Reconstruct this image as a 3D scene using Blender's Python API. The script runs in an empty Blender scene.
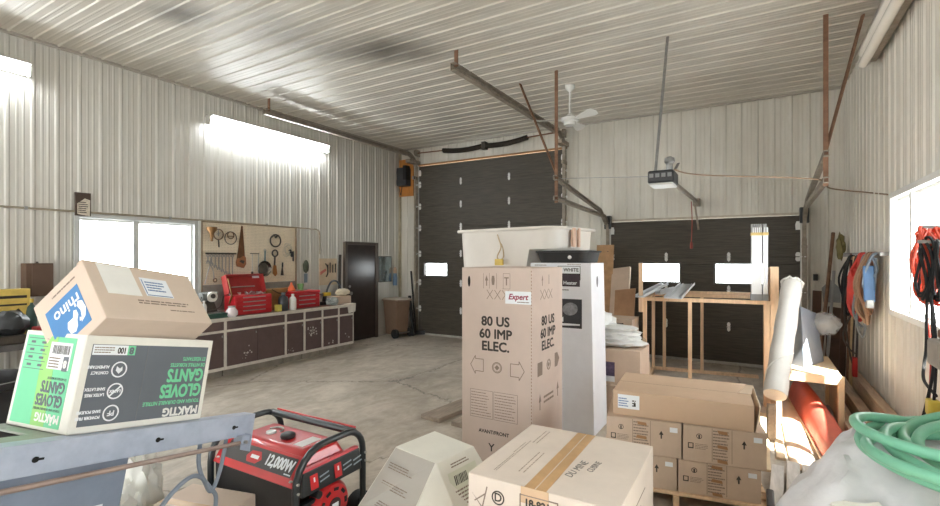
import bpy, bmesh, math, random
from mathutils import Vector, Matrix, Euler, noise
random.seed(7)
PI=math.pi
sc=bpy.context.scene
COL=sc.collection
V=Vector
# ------------------------------------------------------------------ materials
def s2l(c): return tuple((x/255/12.92 if x/255<=.04045 else ((x/255+.055)/1.055)**2.4) for x in c)
MATS={}
def mat(name,rgb,rough=.6,metal=0.,var=.12,scale=8.,bump=0.,bscale=40.,rgb2=None,stretch=(1,1,1),coat=0.,trans=0.,alpha=1.,spec=.5):
    """procedural surface: two tones mixed by noise, optional noise bump"""
    if name in MATS: return MATS[name]
    m=bpy.data.materials.new(name); m.use_nodes=True; nt=m.node_tree; N=nt.nodes; L=nt.links
    b=N['Principled BSDF']; b.inputs['Roughness'].default_value=rough; b.inputs['Metallic'].default_value=metal
    b.inputs['Specular IOR Level'].default_value=spec; b.inputs['Coat Weight'].default_value=coat
    b.inputs['Transmission Weight'].default_value=trans; b.inputs['Alpha'].default_value=alpha
    c=s2l(rgb); c2=s2l(rgb2) if rgb2 else tuple(x*(1-var) for x in c); c1=c if rgb2 else tuple(min(1,x*(1+var*.6)) for x in c)
    tc=N.new('ShaderNodeTexCoord'); mp=N.new('ShaderNodeMapping'); mp.inputs['Scale'].default_value=stretch
    L.new(tc.outputs['Object'],mp.inputs['Vector'])
    n=N.new('ShaderNodeTexNoise'); n.inputs['Scale'].default_value=scale; n.inputs['Detail'].default_value=6; n.inputs['Roughness'].default_value=.62
    L.new(mp.outputs[0],n.inputs['Vector'])
    r=N.new('ShaderNodeValToRGB'); r.color_ramp.elements[0].position=.34; r.color_ramp.elements[1].position=.66
    r.color_ramp.elements[0].color=(*c2,1); r.color_ramp.elements[1].color=(*c1,1)
    L.new(n.outputs['Fac'],r.inputs['Fac']); L.new(r.outputs['Color'],b.inputs['Base Color'])
    if bump>0:
        n2=N.new('ShaderNodeTexNoise'); n2.inputs['Scale'].default_value=bscale; n2.inputs['Detail'].default_value=4
        L.new(mp.outputs[0],n2.inputs['Vector'])
        bp=N.new('ShaderNodeBump'); bp.inputs['Strength'].default_value=bump; bp.inputs['Distance'].default_value=.01
        L.new(n2.outputs['Fac'],bp.inputs['Height']); L.new(bp.outputs[0],b.inputs['Normal'])
    MATS[name]=m; return m
def emat(name,rgb,strength):
    m=bpy.data.materials.new(name); m.use_nodes=True; nt=m.node_tree; nt.nodes.clear()
    e=nt.nodes.new('ShaderNodeEmission'); o=nt.nodes.new('ShaderNodeOutputMaterial')
    e.inputs[0].default_value=(*s2l(rgb),1); e.inputs[1].default_value=strength; nt.links.new(e.outputs[0],o.inputs[0]); return m
def pane_mat():
    m=bpy.data.materials.new('window_glass'); m.use_nodes=True; nt=m.node_tree; nt.nodes.clear(); N=nt.nodes
    t=N.new('ShaderNodeBsdfTransparent'); g=N.new('ShaderNodeBsdfGlossy'); mx=N.new('ShaderNodeMixShader'); o=N.new('ShaderNodeOutputMaterial')
    t.inputs[0].default_value=(.95,.97,.97,1); g.inputs['Roughness'].default_value=.03; mx.inputs[0].default_value=.06
    nt.links.new(t.outputs[0],mx.inputs[1]); nt.links.new(g.outputs[0],mx.inputs[2]); nt.links.new(mx.outputs[0],o.inputs[0]); return m
def film_mat(name,rgb,f):
    m=bpy.data.materials.new(name); m.use_nodes=True; nt=m.node_tree; nt.nodes.clear(); N=nt.nodes
    t=N.new('ShaderNodeBsdfTransparent'); p=N.new('ShaderNodeBsdfPrincipled'); mx=N.new('ShaderNodeMixShader'); o=N.new('ShaderNodeOutputMaterial')
    p.inputs['Base Color'].default_value=(*s2l(rgb),1); p.inputs['Roughness'].default_value=.25; mx.inputs[0].default_value=f
    n=N.new('ShaderNodeTexNoise'); n.inputs['Scale'].default_value=14; bp=N.new('ShaderNodeBump'); bp.inputs['Strength'].default_value=.6
    nt.links.new(n.outputs['Fac'],bp.inputs['Height']); nt.links.new(bp.outputs[0],p.inputs['Normal'])
    nt.links.new(t.outputs[0],mx.inputs[1]); nt.links.new(p.outputs[0],mx.inputs[2]); nt.links.new(mx.outputs[0],o.inputs[0]); return m
# ------------------------------------------------------------------ mesh builder
def catmull(P,n=6,closed=False):
    P=[V(p) for p in P]; out=[]; k=len(P)
    rng=range(k if closed else k-1)
    for i in rng:
        g=(lambda j:P[j%k]) if closed else (lambda j:P[max(0,min(k-1,j))])
        a,b,c,d=g(i-1),g(i),g(i+1),g(i+2)
        for q in range(n):
            t=q/n; out.append(.5*((2*b)+(c-a)*t+(2*a-5*b+4*c-d)*t*t+(3*b-a-3*c+d)*t**3))
    if not closed: out.append(P[-1])
    return out
class MB:
    def __init__(s): s.v=[]; s.f=[]
    def add(s,vs,fs):
        o=len(s.v); s.v+= [V(x) for x in vs]; s.f+=[tuple(i+o for i in f) for f in fs]; return s
    def box(s,c,d,rot=None):
        c=V(c); hx,hy,hz=d[0]/2,d[1]/2,d[2]/2
        vs=[V((x,y,z)) for x in(-hx,hx) for y in(-hy,hy) for z in(-hz,hz)]
        if rot is not None:
            M=rot if isinstance(rot,Matrix) else Euler(rot).to_matrix()
            vs=[M@v for v in vs]
        return s.add([c+v for v in vs],[(0,1,3,2),(4,6,7,5),(0,4,5,1),(2,3,7,6),(0,2,6,4),(1,5,7,3)])
    def span(s,a,b):
        return s.box([(a[i]+b[i])/2 for i in range(3)],[abs(b[i]-a[i]) for i in range(3)])
    def bar(s,p,q,w,h,up=(0,0,1)):
        p,q=V(p),V(q); d=q-p; z=d.normalized(); u=V(up)
        if abs(z.dot(u.normalized()))>.98: u=V((0,1,0))
        x=u.cross(z).normalized(); y=z.cross(x)
        M=Matrix((x,y,z)).transposed()
        return s.box((p+q)/2,(w,h,d.length),M)
    def hexa(s,b,t):
        n=len(b); vs=list(b)+list(t)
        fs=[tuple(range(n-1,-1,-1)),tuple(range(n,2*n))]+[(i,(i+1)%n,n+(i+1)%n,n+i) for i in range(n)]
        return s.add(vs,fs)
    def tube(s,P,r,n=8,closed=False,cap=True):
        P=[V(p) for p in P]; k=len(P); rr=r if isinstance(r,(list,tuple)) else [r]*k
        vs=[];fs=[];prev=None
        for i in range(k):
            a=P[i-1] if (i>0 or closed) else P[0]; b=P[(i+1)%k] if (i<k-1 or closed) else P[-1]
            t=(b-a).normalized() if (b-a).length>1e-9 else V((0,0,1))
            if prev is None:
                u=V((0,0,1)) if abs(t.z)<.9 else V((1,0,0)); prev=t.cross(u).normalized()
            x=(prev-t*prev.dot(t)); x=x.normalized() if x.length>1e-6 else t.orthogonal().normalized(); prev=x; y=t.cross(x)
            for j in range(n):
                g=2*PI*j/n; vs.append(P[i]+(x*math.cos(g)+y*math.sin(g))*rr[i])
        for i in range(k if closed else k-1):
            for j in range(n):
                a=i*n+j;b=i*n+(j+1)%n;c=((i+1)%k)*n; fs.append((a,b,c+(j+1)%n,c+j))
        if cap and not closed: fs+= [tuple(range(n-1,-1,-1)),tuple(range((k-1)*n,k*n))]
        return s.add(vs,fs)
    def cyl(s,p,q,r,r2=None,n=16): return s.tube([p,q],[r,r if r2 is None else r2],n)
    def lathe(s,prof,c=(0,0,0),n=20,M=None):
        c=V(c); vs=[];fs=[];k=len(prof)
        for r,z in prof:
            for j in range(n):
                g=2*PI*j/n; p=V((r*math.cos(g),r*math.sin(g),z)); vs.append(c+(M@p if M else p))
        for i in range(k-1):
            for j in range(n): fs.append((i*n+j,i*n+(j+1)%n,(i+1)*n+(j+1)%n,(i+1)*n+j))
        if prof[0][0]>1e-5: fs.append(tuple(range(n-1,-1,-1)))
        if prof[-1][0]>1e-5: fs.append(tuple(range((k-1)*n,k*n)))
        return s.add(vs,fs)
    def prism(s,poly,M,th):
        n=len(poly); a=[M@V((x,y,0)) for x,y in poly]; b=[M@V((x,y,th)) for x,y in poly]
        return s.hexa(a,b)
    def blob(s,c,r,amp=.12,fr=2.2,sub=3,seed=0,flat=None,M=None):
        bm=bmesh.new(); bmesh.ops.create_icosphere(bm,subdivisions=sub,radius=1)
        c=V(c); vs=[]
        for v in bm.verts:
            p=v.co.copy(); k=1+amp*2*noise.fractal(p*fr+V((seed*7.3,seed*3.1,seed)),.8,2.,4)
            q=V((p.x*r[0]*k,p.y*r[1]*k,p.z*r[2]*k))
            if M: q=M@q
            q=c+q
            if flat is not None and q.z<flat: q.z=flat
            vs.append(q)
        fs=[tuple(v.index for v in f.verts) for f in bm.faces]; bm.free()
        return s.add(vs,fs)
    def build(s,name,m,parent=None,bevel=0.,smooth=False,label=None,seg=2,kind=None):
        me=bpy.data.meshes.new(name); me.from_pydata([tuple(v) for v in s.v],[],s.f); me.update()
        bm=bmesh.new(); bm.from_mesh(me); bmesh.ops.recalc_face_normals(bm,faces=bm.faces); bm.to_mesh(me); bm.free()
        o=bpy.data.objects.new(name,me); COL.objects.link(o); me.materials.append(m)
        if parent is not None: o.parent=parent
        if smooth:
            for p in me.polygons: p.use_smooth=True
            try: me.set_sharp_from_angle(angle=math.radians(40))
            except Exception: pass
        if bevel>0:
            b=o.modifiers.new('edge','BEVEL'); b.width=bevel; b.segments=seg; b.limit_method='ANGLE'; b.angle_limit=math.radians(40)
        if label: o['label']=label
        if kind: o['kind']=kind
        return o
def T(name,label,cat,loc=(0,0,0),rz=0.,group=None,M=None):
    o=bpy.data.objects.new(name,None); COL.objects.link(o); o.empty_display_size=.1
    if M is not None: o.matrix_world=M
    else: o.location=loc; o.rotation_euler=(0,0,rz)
    o['label']=label; o['category']=cat
    if group: o['group']=group
    return o
def tag(o,label,cat,group=None,kind=None):
    o['label']=label; o['category']=cat
    if group: o['group']=group
    if kind: o['kind']=kind
    return o
def S(o,label=None):
    o['kind']='structure'
    if label: o['label']=label
    return o
def fr(o,x,y):
    """4x4 frame: origin, x direction, y direction"""
    x=V(x).normalized(); y=V(y); y=(y-x*x.dot(y)).normalized(); z=x.cross(y)
    M=Matrix((x,y,z)).transposed().to_4x4(); M.translation=V(o); return M
def txt(s,parent,m,size,M,sx=1.,bold=0.,align='CENTER',shear=0.,name='printed_text',label=None):
    c=bpy.data.curves.new('lettering','FONT'); c.body=s; c.size=size; c.align_x=align; c.align_y='CENTER'; c.shear=shear; c.extrude=.0003; c.resolution_u=3
    o=bpy.data.objects.new('lettering',c); COL.objects.link(o)
    dg=bpy.context.evaluated_depsgraph_get(); dg.update()
    me=bpy.data.meshes.new_from_object(o.evaluated_get(dg)); me.name=name
    bpy.data.objects.remove(o); bpy.data.curves.remove(c)
    W=M@Matrix.Diagonal((sx,1,1,1))
    if bold:
        # heavier strokes: the same letters laid over themselves, slightly shifted
        v0=[v.co.copy() for v in me.vertices]; f0=[tuple(p.vertices) for p in me.polygons]; n0=len(v0); vs=[]; fs=[]
        for k,(dx,dy) in enumerate(((bold,0),(-bold,0),(0,bold),(0,-bold),(bold*.7,bold*.7),(-bold*.7,-bold*.7),(bold*.7,-bold*.7),(-bold*.7,bold*.7))):
            vs+=[(v.x+dx/sx,v.y+dy,v.z+.00002*k) for v in v0]; fs+=[tuple(i+k*n0 for i in f) for f in f0]
        me=bpy.data.meshes.new(name); me.from_pydata(vs,[],fs); me.update()
    me.transform(W)
    me.materials.clear(); me.materials.append(m)
    r=bpy.data.objects.new(name,me); COL.objects.link(r); r.parent=parent
    if label: r['label']=label
    return r
def quad(M,x0,x1,y0,y1,th=.0008):
    return MB().prism([(x0,y0),(x1,y0),(x1,y1),(x0,y1)],M,th)
def lines(mb,M,x0,x1,y0,y1,n,th=.0006,w=.45,seed=0):
    """rows of small print too fine to read: broken bars"""
    R=random.Random(seed); dy=(y1-y0)/n
    for i in range(n):
        y=y1-(i+.5)*dy; x=x0; xe=x1-(x1-x0)*R.random()*.3
        while x<xe:
            l=min((x1-x0)*(.05+.12*R.random()),xe-x); mb.prism([(x,y-dy*w/2),(x+l,y-dy*w/2),(x+l,y+dy*w/2),(x,y+dy*w/2)],M,th); x+=l+(x1-x0)*.02
    return mb
def ring2(mb,M,c,r,w,th=.0006,n=24):
    for i in range(n):
        a,b=2*PI*i/n,2*PI*(i+1)/n
        mb.prism([(c[0]+r*math.cos(a),c[1]+r*math.sin(a)),(c[0]+r*math.cos(b),c[1]+r*math.sin(b)),(c[0]+(r-w)*math.cos(b),c[1]+(r-w)*math.sin(b)),(c[0]+(r-w)*math.cos(a),c[1]+(r-w)*math.sin(a))],M,th)
    return mb
def arrow(mb,M,c,w,h,th=.0006):
    x,y=c
    return mb.prism([(x-w*.15,y-h/2),(x+w*.15,y-h/2),(x+w*.15,y),(x+w/2,y),(x,y+h/2),(x-w/2,y),(x-w*.15,y)],M,th)
# palette
CARD=mat('cardboard',(206,188,172),.85,var=.06,scale=5,bump=.08,bscale=120)
CARD_PINK=mat('pinkish_cardboard',(204,186,175),.85,var=.05,scale=4)
CARD_LIGHT=mat('pale_cardboard',(218,205,193),.85,var=.06,scale=4)
CARD_TAN=mat('tan_cardboard',(200,178,158),.85,var=.08,scale=5)
TAPE=mat('packing_tape',(196,158,112),.35,var=.1,scale=12)
INK=mat('printing_ink',(62,56,52),.8,var=.05)
INK_SOFT=mat('faded_ink',(138,122,110),.85,var=.05)
WHITE=mat('white_paint',(226,226,222),.45,var=.04,scale=6)
PAPER=mat('label_paper',(232,236,240),.7,var=.03)
WOOD=mat('raw_pine',(226,194,160),.7,var=.16,scale=4,stretch=(6,6,.8))
WOOD_OLD=mat('weathered_board',(146,132,118),.8,var=.25,scale=5,stretch=(5,.7,5))
BLACK=mat('black_plastic',(34,34,36),.4,var=.2)
BLACK_METAL=mat('black_painted_steel',(30,36,40),.32,var=.15,coat=.3)
RED=mat('red_enamel',(196,38,42),.3,var=.1,coat=.4)
RED_TOOL=mat('red_tool_chest',(190,34,44),.35,var=.14,coat=.3)
STEEL=mat('galvanised_steel',(150,150,148),.45,.7,var=.18,scale=20)
DARK_STEEL=mat('oily_track_steel',(150,140,126),.55,.1,var=.25,scale=14)
RUST=mat('rusty_angle_iron',(136,102,78),.75,.1,var=.3,scale=16,rgb2=(110,78,58))
CHROME=mat('bright_tool_steel',(176,174,170),.35,.8,var=.15,scale=20)
BLUEGREY=mat('blue_grey_enamel',(178,188,206),.42,.1,var=.08,scale=9,rgb2=(160,170,190))
GREY_PL=mat('grey_plastic',(132,134,136),.5,var=.1)
RUBBER=mat('black_rubber',(28,28,28),.75,var=.2)
GLASS=pane_mat()
WORLD_STR=9.0; SUN_STR=36.; SUN_DIR=(-1,.85,-1.9); EXPOSURE=0.68; TUBE_STR=42.
# ------------------------------------------------------------------ the setting
XL,XR,YB,YR,ZC=-7.31,1.12,9.08,-5.0,4.31
def liner(name,rgb,dirt,soot_shade=None,ax=0):
    """pre-painted ribbed steel lining, grimy along its length"""
    m=bpy.data.materials.new(name); m.use_nodes=True; nt=m.node_tree; N=nt.nodes; L=nt.links
    b=N['Principled BSDF']; b.inputs['Roughness'].default_value=.42; b.inputs['Specular IOR Level'].default_value=.5
    tc=N.new('ShaderNodeTexCoord')
    def nz(scale,st,det=5):
        mp=N.new('ShaderNodeMapping'); mp.inputs['Scale'].default_value=st; L.new(tc.outputs['Object'],mp.inputs['Vector'])
        n=N.new('ShaderNodeTexNoise'); n.inputs['Scale'].default_value=scale; n.inputs['Detail'].default_value=det; n.inputs['Roughness'].default_value=.65
        L.new(mp.outputs[0],n.inputs['Vector']); return n
    st={0:(3,3,.25),2:(.25,3,3)}[ax]
    n1=nz(2.2,st); n2=nz(.9,(1,1,1),3)
    r=N.new('ShaderNodeValToRGB'); r.color_ramp.elements[0].position=.32; r.color_ramp.elements[1].position=.62
    r.color_ramp.elements[0].color=(*s2l(dirt),1); r.color_ramp.elements[1].color=(*s2l(rgb),1)
    mx=N.new('ShaderNodeMath'); mx.operation='MULTIPLY_ADD'; mx.inputs[1].default_value=.6
    h=N.new('ShaderNodeMath'); h.operation='MULTIPLY'; h.inputs[1].default_value=.4
    L.new(n2.outputs['Fac'],h.inputs[0]); L.new(n1.outputs['Fac'],mx.inputs[0]); L.new(h.outputs[0],mx.inputs[2])
    L.new(mx.outputs[0],r.inputs['Fac']); col=r.outputs['Color']
    for (cx,cy,rx,ry,ang,amt) in (soot_shade or []):
        # soot mark, also the painted track shadow: soft ellipse in x,y broken up by noise
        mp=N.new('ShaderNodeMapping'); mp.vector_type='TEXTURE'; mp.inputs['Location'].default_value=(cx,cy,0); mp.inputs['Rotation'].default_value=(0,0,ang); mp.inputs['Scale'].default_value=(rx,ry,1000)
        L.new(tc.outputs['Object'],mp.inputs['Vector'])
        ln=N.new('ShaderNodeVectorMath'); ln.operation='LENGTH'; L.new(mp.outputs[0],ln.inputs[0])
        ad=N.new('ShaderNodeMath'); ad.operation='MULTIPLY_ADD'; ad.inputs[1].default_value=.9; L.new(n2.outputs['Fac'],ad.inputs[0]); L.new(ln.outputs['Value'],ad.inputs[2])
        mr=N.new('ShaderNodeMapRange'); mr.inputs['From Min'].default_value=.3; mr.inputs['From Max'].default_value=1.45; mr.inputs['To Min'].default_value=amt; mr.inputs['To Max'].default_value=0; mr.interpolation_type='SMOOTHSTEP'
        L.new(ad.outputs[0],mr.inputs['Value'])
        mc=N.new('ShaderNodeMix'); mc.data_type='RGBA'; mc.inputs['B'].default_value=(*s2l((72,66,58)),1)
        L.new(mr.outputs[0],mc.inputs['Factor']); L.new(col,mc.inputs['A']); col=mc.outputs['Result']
    L.new(col,b.inputs['Base Color']); return m
W_LEFT=liner('liner_left',(206,204,197),(190,186,177))
W_BACK=liner('liner_back',(218,215,205),(198,193,181))
W_RIGHT=liner('liner_right',(219,215,205),(201,194,182))
CEIL=liner('liner_ceiling',(203,199,189),(180,174,163),soot_shade=[(-4.0,4.6,1.1,.65,.35,.8),(-5.2,2.85,.6,.4,.3,.8),(-4.7,3.7,.7,.9,.5,.4),(-5.2,6.6,1.2,1.3,0,.35),(-.9,6.6,.8,.8,0,.15),(-6.4,5.0,.5,2.2,0,.22)],ax=2)  # soot marks; the last long ellipse paints the left door track's shadow
PITCH=.2286; RH=.0125
def ribbed(name,m,u0,u1,w0,w1,place,holes=(),RH=RH,rw=1.):
    """ribbed sheet: ribs every 9 inches along u, running along w; place(u,w,d) -> point; holes (ua,ub,wa,wb)"""
    pts=[]
    k=math.floor(u0/PITCH)-1
    while k*PITCH<u1+PITCH:
        c=k*PITCH
        for o,d in((-.026*rw,0),(-.011*rw,RH),(.011*rw,RH),(.026*rw,0),(.07,0),(.079,.003),(.091,.003),(.1,0),(.129,0),(.138,.003),(.15,.003),(.159,0)): pts.append((c+o,d))
        k+=1
    pts=[p for p in pts if u0<p[0]<u1]
    def dep(u):
        for a,b in zip(pts,pts[1:]):
            if a[0]<=u<=b[0]: return a[1]+(b[1]-a[1])*(u-a[0])/max(1e-9,b[0]-a[0])
        return 0.
    cuts=[u0,u1]+[h[0] for h in holes]+[h[1] for h in holes]
    pts=sorted(pts+[(u,dep(u)) for u in cuts])
    mb=MB()
    for a,b in zip(pts,pts[1:]):
        if b[0]-a[0]<1e-6: continue
        mid=(a[0]+b[0])/2; spans=[(w0,w1)]
        for h in holes:
            if h[0]<mid<h[1]:
                ns=[]
                for s0,s1 in spans:
                    if h[2]>s0: ns.append((s0,min(s1,h[2])))
                    if h[3]<s1: ns.append((max(s0,h[3]),s1))
                spans=ns
        for s0,s1 in spans:
            if s1-s0<1e-4: continue
            mb.add([place(a[0],s0,a[1]),place(b[0],s0,b[1]),place(b[0],s1,b[1]),place(a[0],s1,a[1])],[(0,1,2,3)])
    o=mb.build(name,m); return S(o)
WINL=(2.73,4.17,1.22,2.25); WINR=(4.05,6.0,1.256,2.30)
WINS=(-.5,1.4,1.256,2.30)
DB=(-6.66,-3.22,0.,3.84); DS=(-2.30,.56,0.,2.39)
wl=ribbed('wall_left',W_LEFT,YR,YB,0,ZC,lambda u,w,d:(XL+d,u,w),[WINL,(-3.4,-1.6,1.1,2.3)])
wr=ribbed('wall_right',W_RIGHT,YR,YB,0,ZC,lambda u,w,d:(XR-d,u,w),[WINR,WINS])
wb=ribbed('wall_back',W_BACK,XL,XR,0,ZC,lambda u,w,d:(u,YB-d,w),[DB,DS])
S(MB().span((XL,YR,0),(-4.9,YR-.05,ZC)).span((-2.4,YR,0),(XR,YR-.05,ZC)).span((-4.9,YR,2.3),(-2.4,YR-.05,ZC)).build('wall_rear',W_BACK))  # unseen rear wall; its opening is added to let in fill daylight
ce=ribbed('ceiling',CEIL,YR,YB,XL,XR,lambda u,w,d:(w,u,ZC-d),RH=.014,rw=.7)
# concrete floor
def concrete():
    m=bpy.data.materials.new('worn_concrete'); m.use_nodes=True; nt=m.node_tree; N=nt.nodes; L=nt.links
    b=N['Principled BSDF']; tc=N.new('ShaderNodeTexCoord')
    def nz(scale,det=6,dist=0.,st=(1,1,1)):
        mp=N.new('ShaderNodeMapping'); mp.inputs['Scale'].default_value=st; L.new(tc.outputs['Object'],mp.inputs['Vector'])
        n=N.new('ShaderNodeTexNoise'); n.inputs['Scale'].default_value=scale; n.inputs['Detail'].default_value=det; n.inputs['Distortion'].default_value=dist; n.inputs['Roughness'].default_value=.66; L.new(mp.outputs[0],n.inputs['Vector']); return n
    n1=nz(.9,8,.8,(1,.6,1)); n2=nz(7,8); n3=nz(2.2,7,1.5,(1.6,.7,1))
    r=N.new('ShaderNodeValToRGB'); e=r.color_ramp.elements; e[0].position=.3; e[1].position=.68; e[0].color=(*s2l((160,150,137)),1); e[1].color=(*s2l((204,194,180)),1)
    L.new(n1.outputs['Fac'],r.inputs['Fac'])
    r2=N.new('ShaderNodeValToRGB'); r2.color_ramp.elements[0].position=.32; r2.color_ramp.elements[1].position=.6; r2.color_ramp.elements[0].color=(.72,.70,.67,1); r2.color_ramp.elements[1].color=(1,1,1,1)
    L.new(n3.outputs['Fac'],r2.inputs['Fac'])
    r3=N.new('ShaderNodeValToRGB'); r3.color_ramp.elements[0].position=.3; r3.color_ramp.elements[1].position=.6; r3.color_ramp.elements[0].color=(.82,.81,.8,1); r3.color_ramp.elements[1].color=(1,1,1,1)
    L.new(n2.outputs['Fac'],r3.inputs['Fac'])
    def mul(a,c):
        x=N.new('ShaderNodeMix'); x.data_type='RGBA'; x.blend_type='MULTIPLY'; x.inputs['Factor'].default_value=1; L.new(a,x.inputs['A']); L.new(c,x.inputs['B']); return x.outputs['Result']
    c=mul(mul(r.outputs['Color'],r2.outputs['Color']),r3.outputs['Color'])
    # cracks
    vo=N.new('ShaderNodeTexVoronoi'); vo.feature='DISTANCE_TO_EDGE'; vo.inputs['Scale'].default_value=.33
    dm=N.new('ShaderNodeMapping'); L.new(tc.outputs['Object'],dm.inputs['Vector']); 
    ad=N.new('ShaderNodeMix'); ad.data_type='RGBA'; ad.blend_type='ADD'; ad.inputs['Factor'].default_value=.35; L.new(dm.outputs[0],ad.inputs['A']); L.new(n3.outputs['Color'],ad.inputs['B']); L.new(ad.outputs['Result'],vo.inputs['Vector'])
    cr=N.new('ShaderNodeMapRange'); cr.inputs['From Min'].default_value=.0; cr.inputs['From Max'].default_value=.007; cr.inputs['To Min'].default_value=.42; cr.inputs['To Max'].default_value=1; L.new(vo.outputs['Distance'],cr.inputs['Value'])
    c=mul(c,cr.outputs[0])
    L.new(c,b.inputs['Base Color'])
    rr=N.new('ShaderNodeMapRange'); rr.inputs['To Min'].default_value=.45; rr.inputs['To Max'].default_value=.8; L.new(n3.outputs['Fac'],rr.inputs['Value']); L.new(rr.outputs[0],b.inputs['Roughness'])
    bp=N.new('ShaderNodeBump'); bp.inputs['Strength'].default_value=.25; bp.inputs['Distance'].default_value=.02; L.new(n2.outputs['Fac'],bp.inputs['Height']); L.new(bp.outputs[0],b.inputs['Normal'])
    return m
S(MB().span((XL-.3,YR-.3,-.12),(XR+.3,YB+.4,0)).build('floor',concrete()))
# trims
TRIM=mat('trim_steel',(176,170,160),.45,.2,var=.1)
S(MB().span((XL,YR,ZC-.03),(XL+.05,YB,ZC)).build('trim_1',TRIM))
S(MB().span((XL,YB-.05,ZC-.03),(XR,YB,ZC)).build('trim_2',TRIM))
S(MB().span((XR-.05,YR,ZC-.03),(XR,YB,ZC)).build('trim_3',TRIM))
S(MB().span((XL+.005,YB-.055,0),(XL+.055,YB-.005,ZC-.03)).build('trim_4',mat('stained_trim',(170,160,136),.5,.1,var=.2)))
# windows
def window(name,X,y0,y1,z0,z1,sg,mulls,label,trim):
    w=T(name,label,'window',(X,y0,z0)); del w['category']; w['kind']='structure'
    d=.10; L=y1-y0; H=z1-z0; f=.055
    m=MB()
    xa,xb=-.12*sg,.03*sg
    m.span((xa,-f,-f),(xb,0.0,H+f)).span((xa,L,-f),(xb,L+f,H+f)).span((xa,0,H),(xb,L,H+f)).span((xa,0,-f),(xb,L,0))
    m.build('window_frame',trim,w,bevel=.004)
    for i,mp in enumerate(mulls):
        MB().span((-.09*sg,mp-.035,0),(0.0,mp+.035,H)).build('mullion',trim,w,bevel=.004)
    ed=[0]+list(mulls)+[L]
    for a,b in zip(ed,ed[1:]):
        s=MB(); t=.03
        s.span((-.07*sg,a+.005,0),(-.03*sg,a+t,H)).span((-.07*sg,b-t,0),(-.03*sg,b-.005,H)).span((-.07*sg,a+t,0),(-.03*sg,b-t,t)).span((-.07*sg,a+t,H-t),(-.03*sg,b-t,H))
        so=s.build('sash',WHITE,w,bevel=.003)
        MB().span((-.055*sg,a+t,t),(-.05*sg,b-t,H-t)).build('pane',GLASS,so)
    return w
ALU=mat('aluminium_frame',(190,192,190),.4,.3,var=.06)
window('window_1',XL,WINL[0],WINL[1],WINL[2],WINL[3],1,[.66],'aluminium sliding window in the left wall beside the pegboard',ALU)
window('window_2',XR,WINR[0],WINR[1],WINR[2],WINR[3],-1,[.5,1.4],'white framed window in the right wall with sun coming in',WHITE)
window('fill_window_4',XR,WINS[0],WINS[1],WINS[2],WINS[3],-1,[.95],'unseen white framed window added for daylight in the right wall',WHITE)  # out of view, added to bring more daylight in from the right
window('fill_window_3',XL,-3.4,-1.6,1.1,2.3,1,[.9],'unseen aluminium window added for fill daylight in the left wall',ALU)  # out of view, added as extra daylight fill from the left
MB().span((XL+.0,4.228,1.12),(XL+.04,4.262,2.31)).build('trim_5',mat('white_casing',(214,216,214),.5))['kind']='structure'
# man door
DK=mat('dark_brown_door',(54,44,40),.28,var=.2,scale=6)
d=T('door_1','dark brown steel walk door in the left wall','door',(XL,7.27,0)); del d['category']; d['kind']='structure'
MB().span((-.02,.04,.01),(.045,.9,2.03)).build('door_leaf',DK,d,bevel=.004)
MB().span((0,-.03,0),(.07,.04,2.09)).span((0,.9,0),(.07,.97,2.09)).span((0,.04,2.03),(.07,.9,2.09)).build('door_frame',mat('brown_frame',(84,74,66),.5,var=.1),d,bevel=.004)
h=MB().lathe([(.012,0),(.012,.03),(.032,.045),(.034,.06),(.02,.075)],(.045,.11,1.02),16,Matrix.Rotation(PI/2,3,'Y')).build('door_handle',CHROME,d,smooth=True)
MB().cyl((.045,.11,1.16),(.06,.11,1.16),.026).build('dead_bolt',CHROME,d,smooth=True)
# overhead doors
def doormat():
    m=bpy.data.materials.new('embossed_dark_panel'); m.use_nodes=True; nt=m.node_tree; N=nt.nodes; L=nt.links
    b=N['Principled BSDF']; b.inputs['Roughness'].default_value=.5; b.inputs['Specular IOR Level'].default_value=.3
    tc=N.new('ShaderNodeTexCoord'); mp=N.new('ShaderNodeMapping'); mp.inputs['Scale'].default_value=(1.4,1,22); L.new(tc.outputs['Object'],mp.inputs['Vector'])
    n=N.new('ShaderNodeTexNoise'); n.inputs['Scale'].default_value=2.6; n.inputs['Detail'].default_value=7; n.inputs['Distortion'].default_value=.4; L.new(mp.outputs[0],n.inputs['Vector'])
    r=N.new('ShaderNodeValToRGB'); r.color_ramp.elements[0].position=.3; r.color_ramp.elements[1].position=.75; r.color_ramp.elements[0].color=(*s2l((62,57,50)),1); r.color_ramp.elements[1].color=(*s2l((86,80,70)),1)
    L.new(n.outputs['Fac'],r.inputs['Fac']); L.new(r.outputs['Color'],b.inputs['Base Color'])
    bp=N.new('ShaderNodeBump'); bp.inputs['Strength'].default_value=.7; bp.inputs['Distance'].default_value=.006; L.new(n.outputs['Fac'],bp.inputs['Height']); L.new(bp.outputs[0],b.inputs['Normal']); return m
DPAN=doormat()
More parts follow.
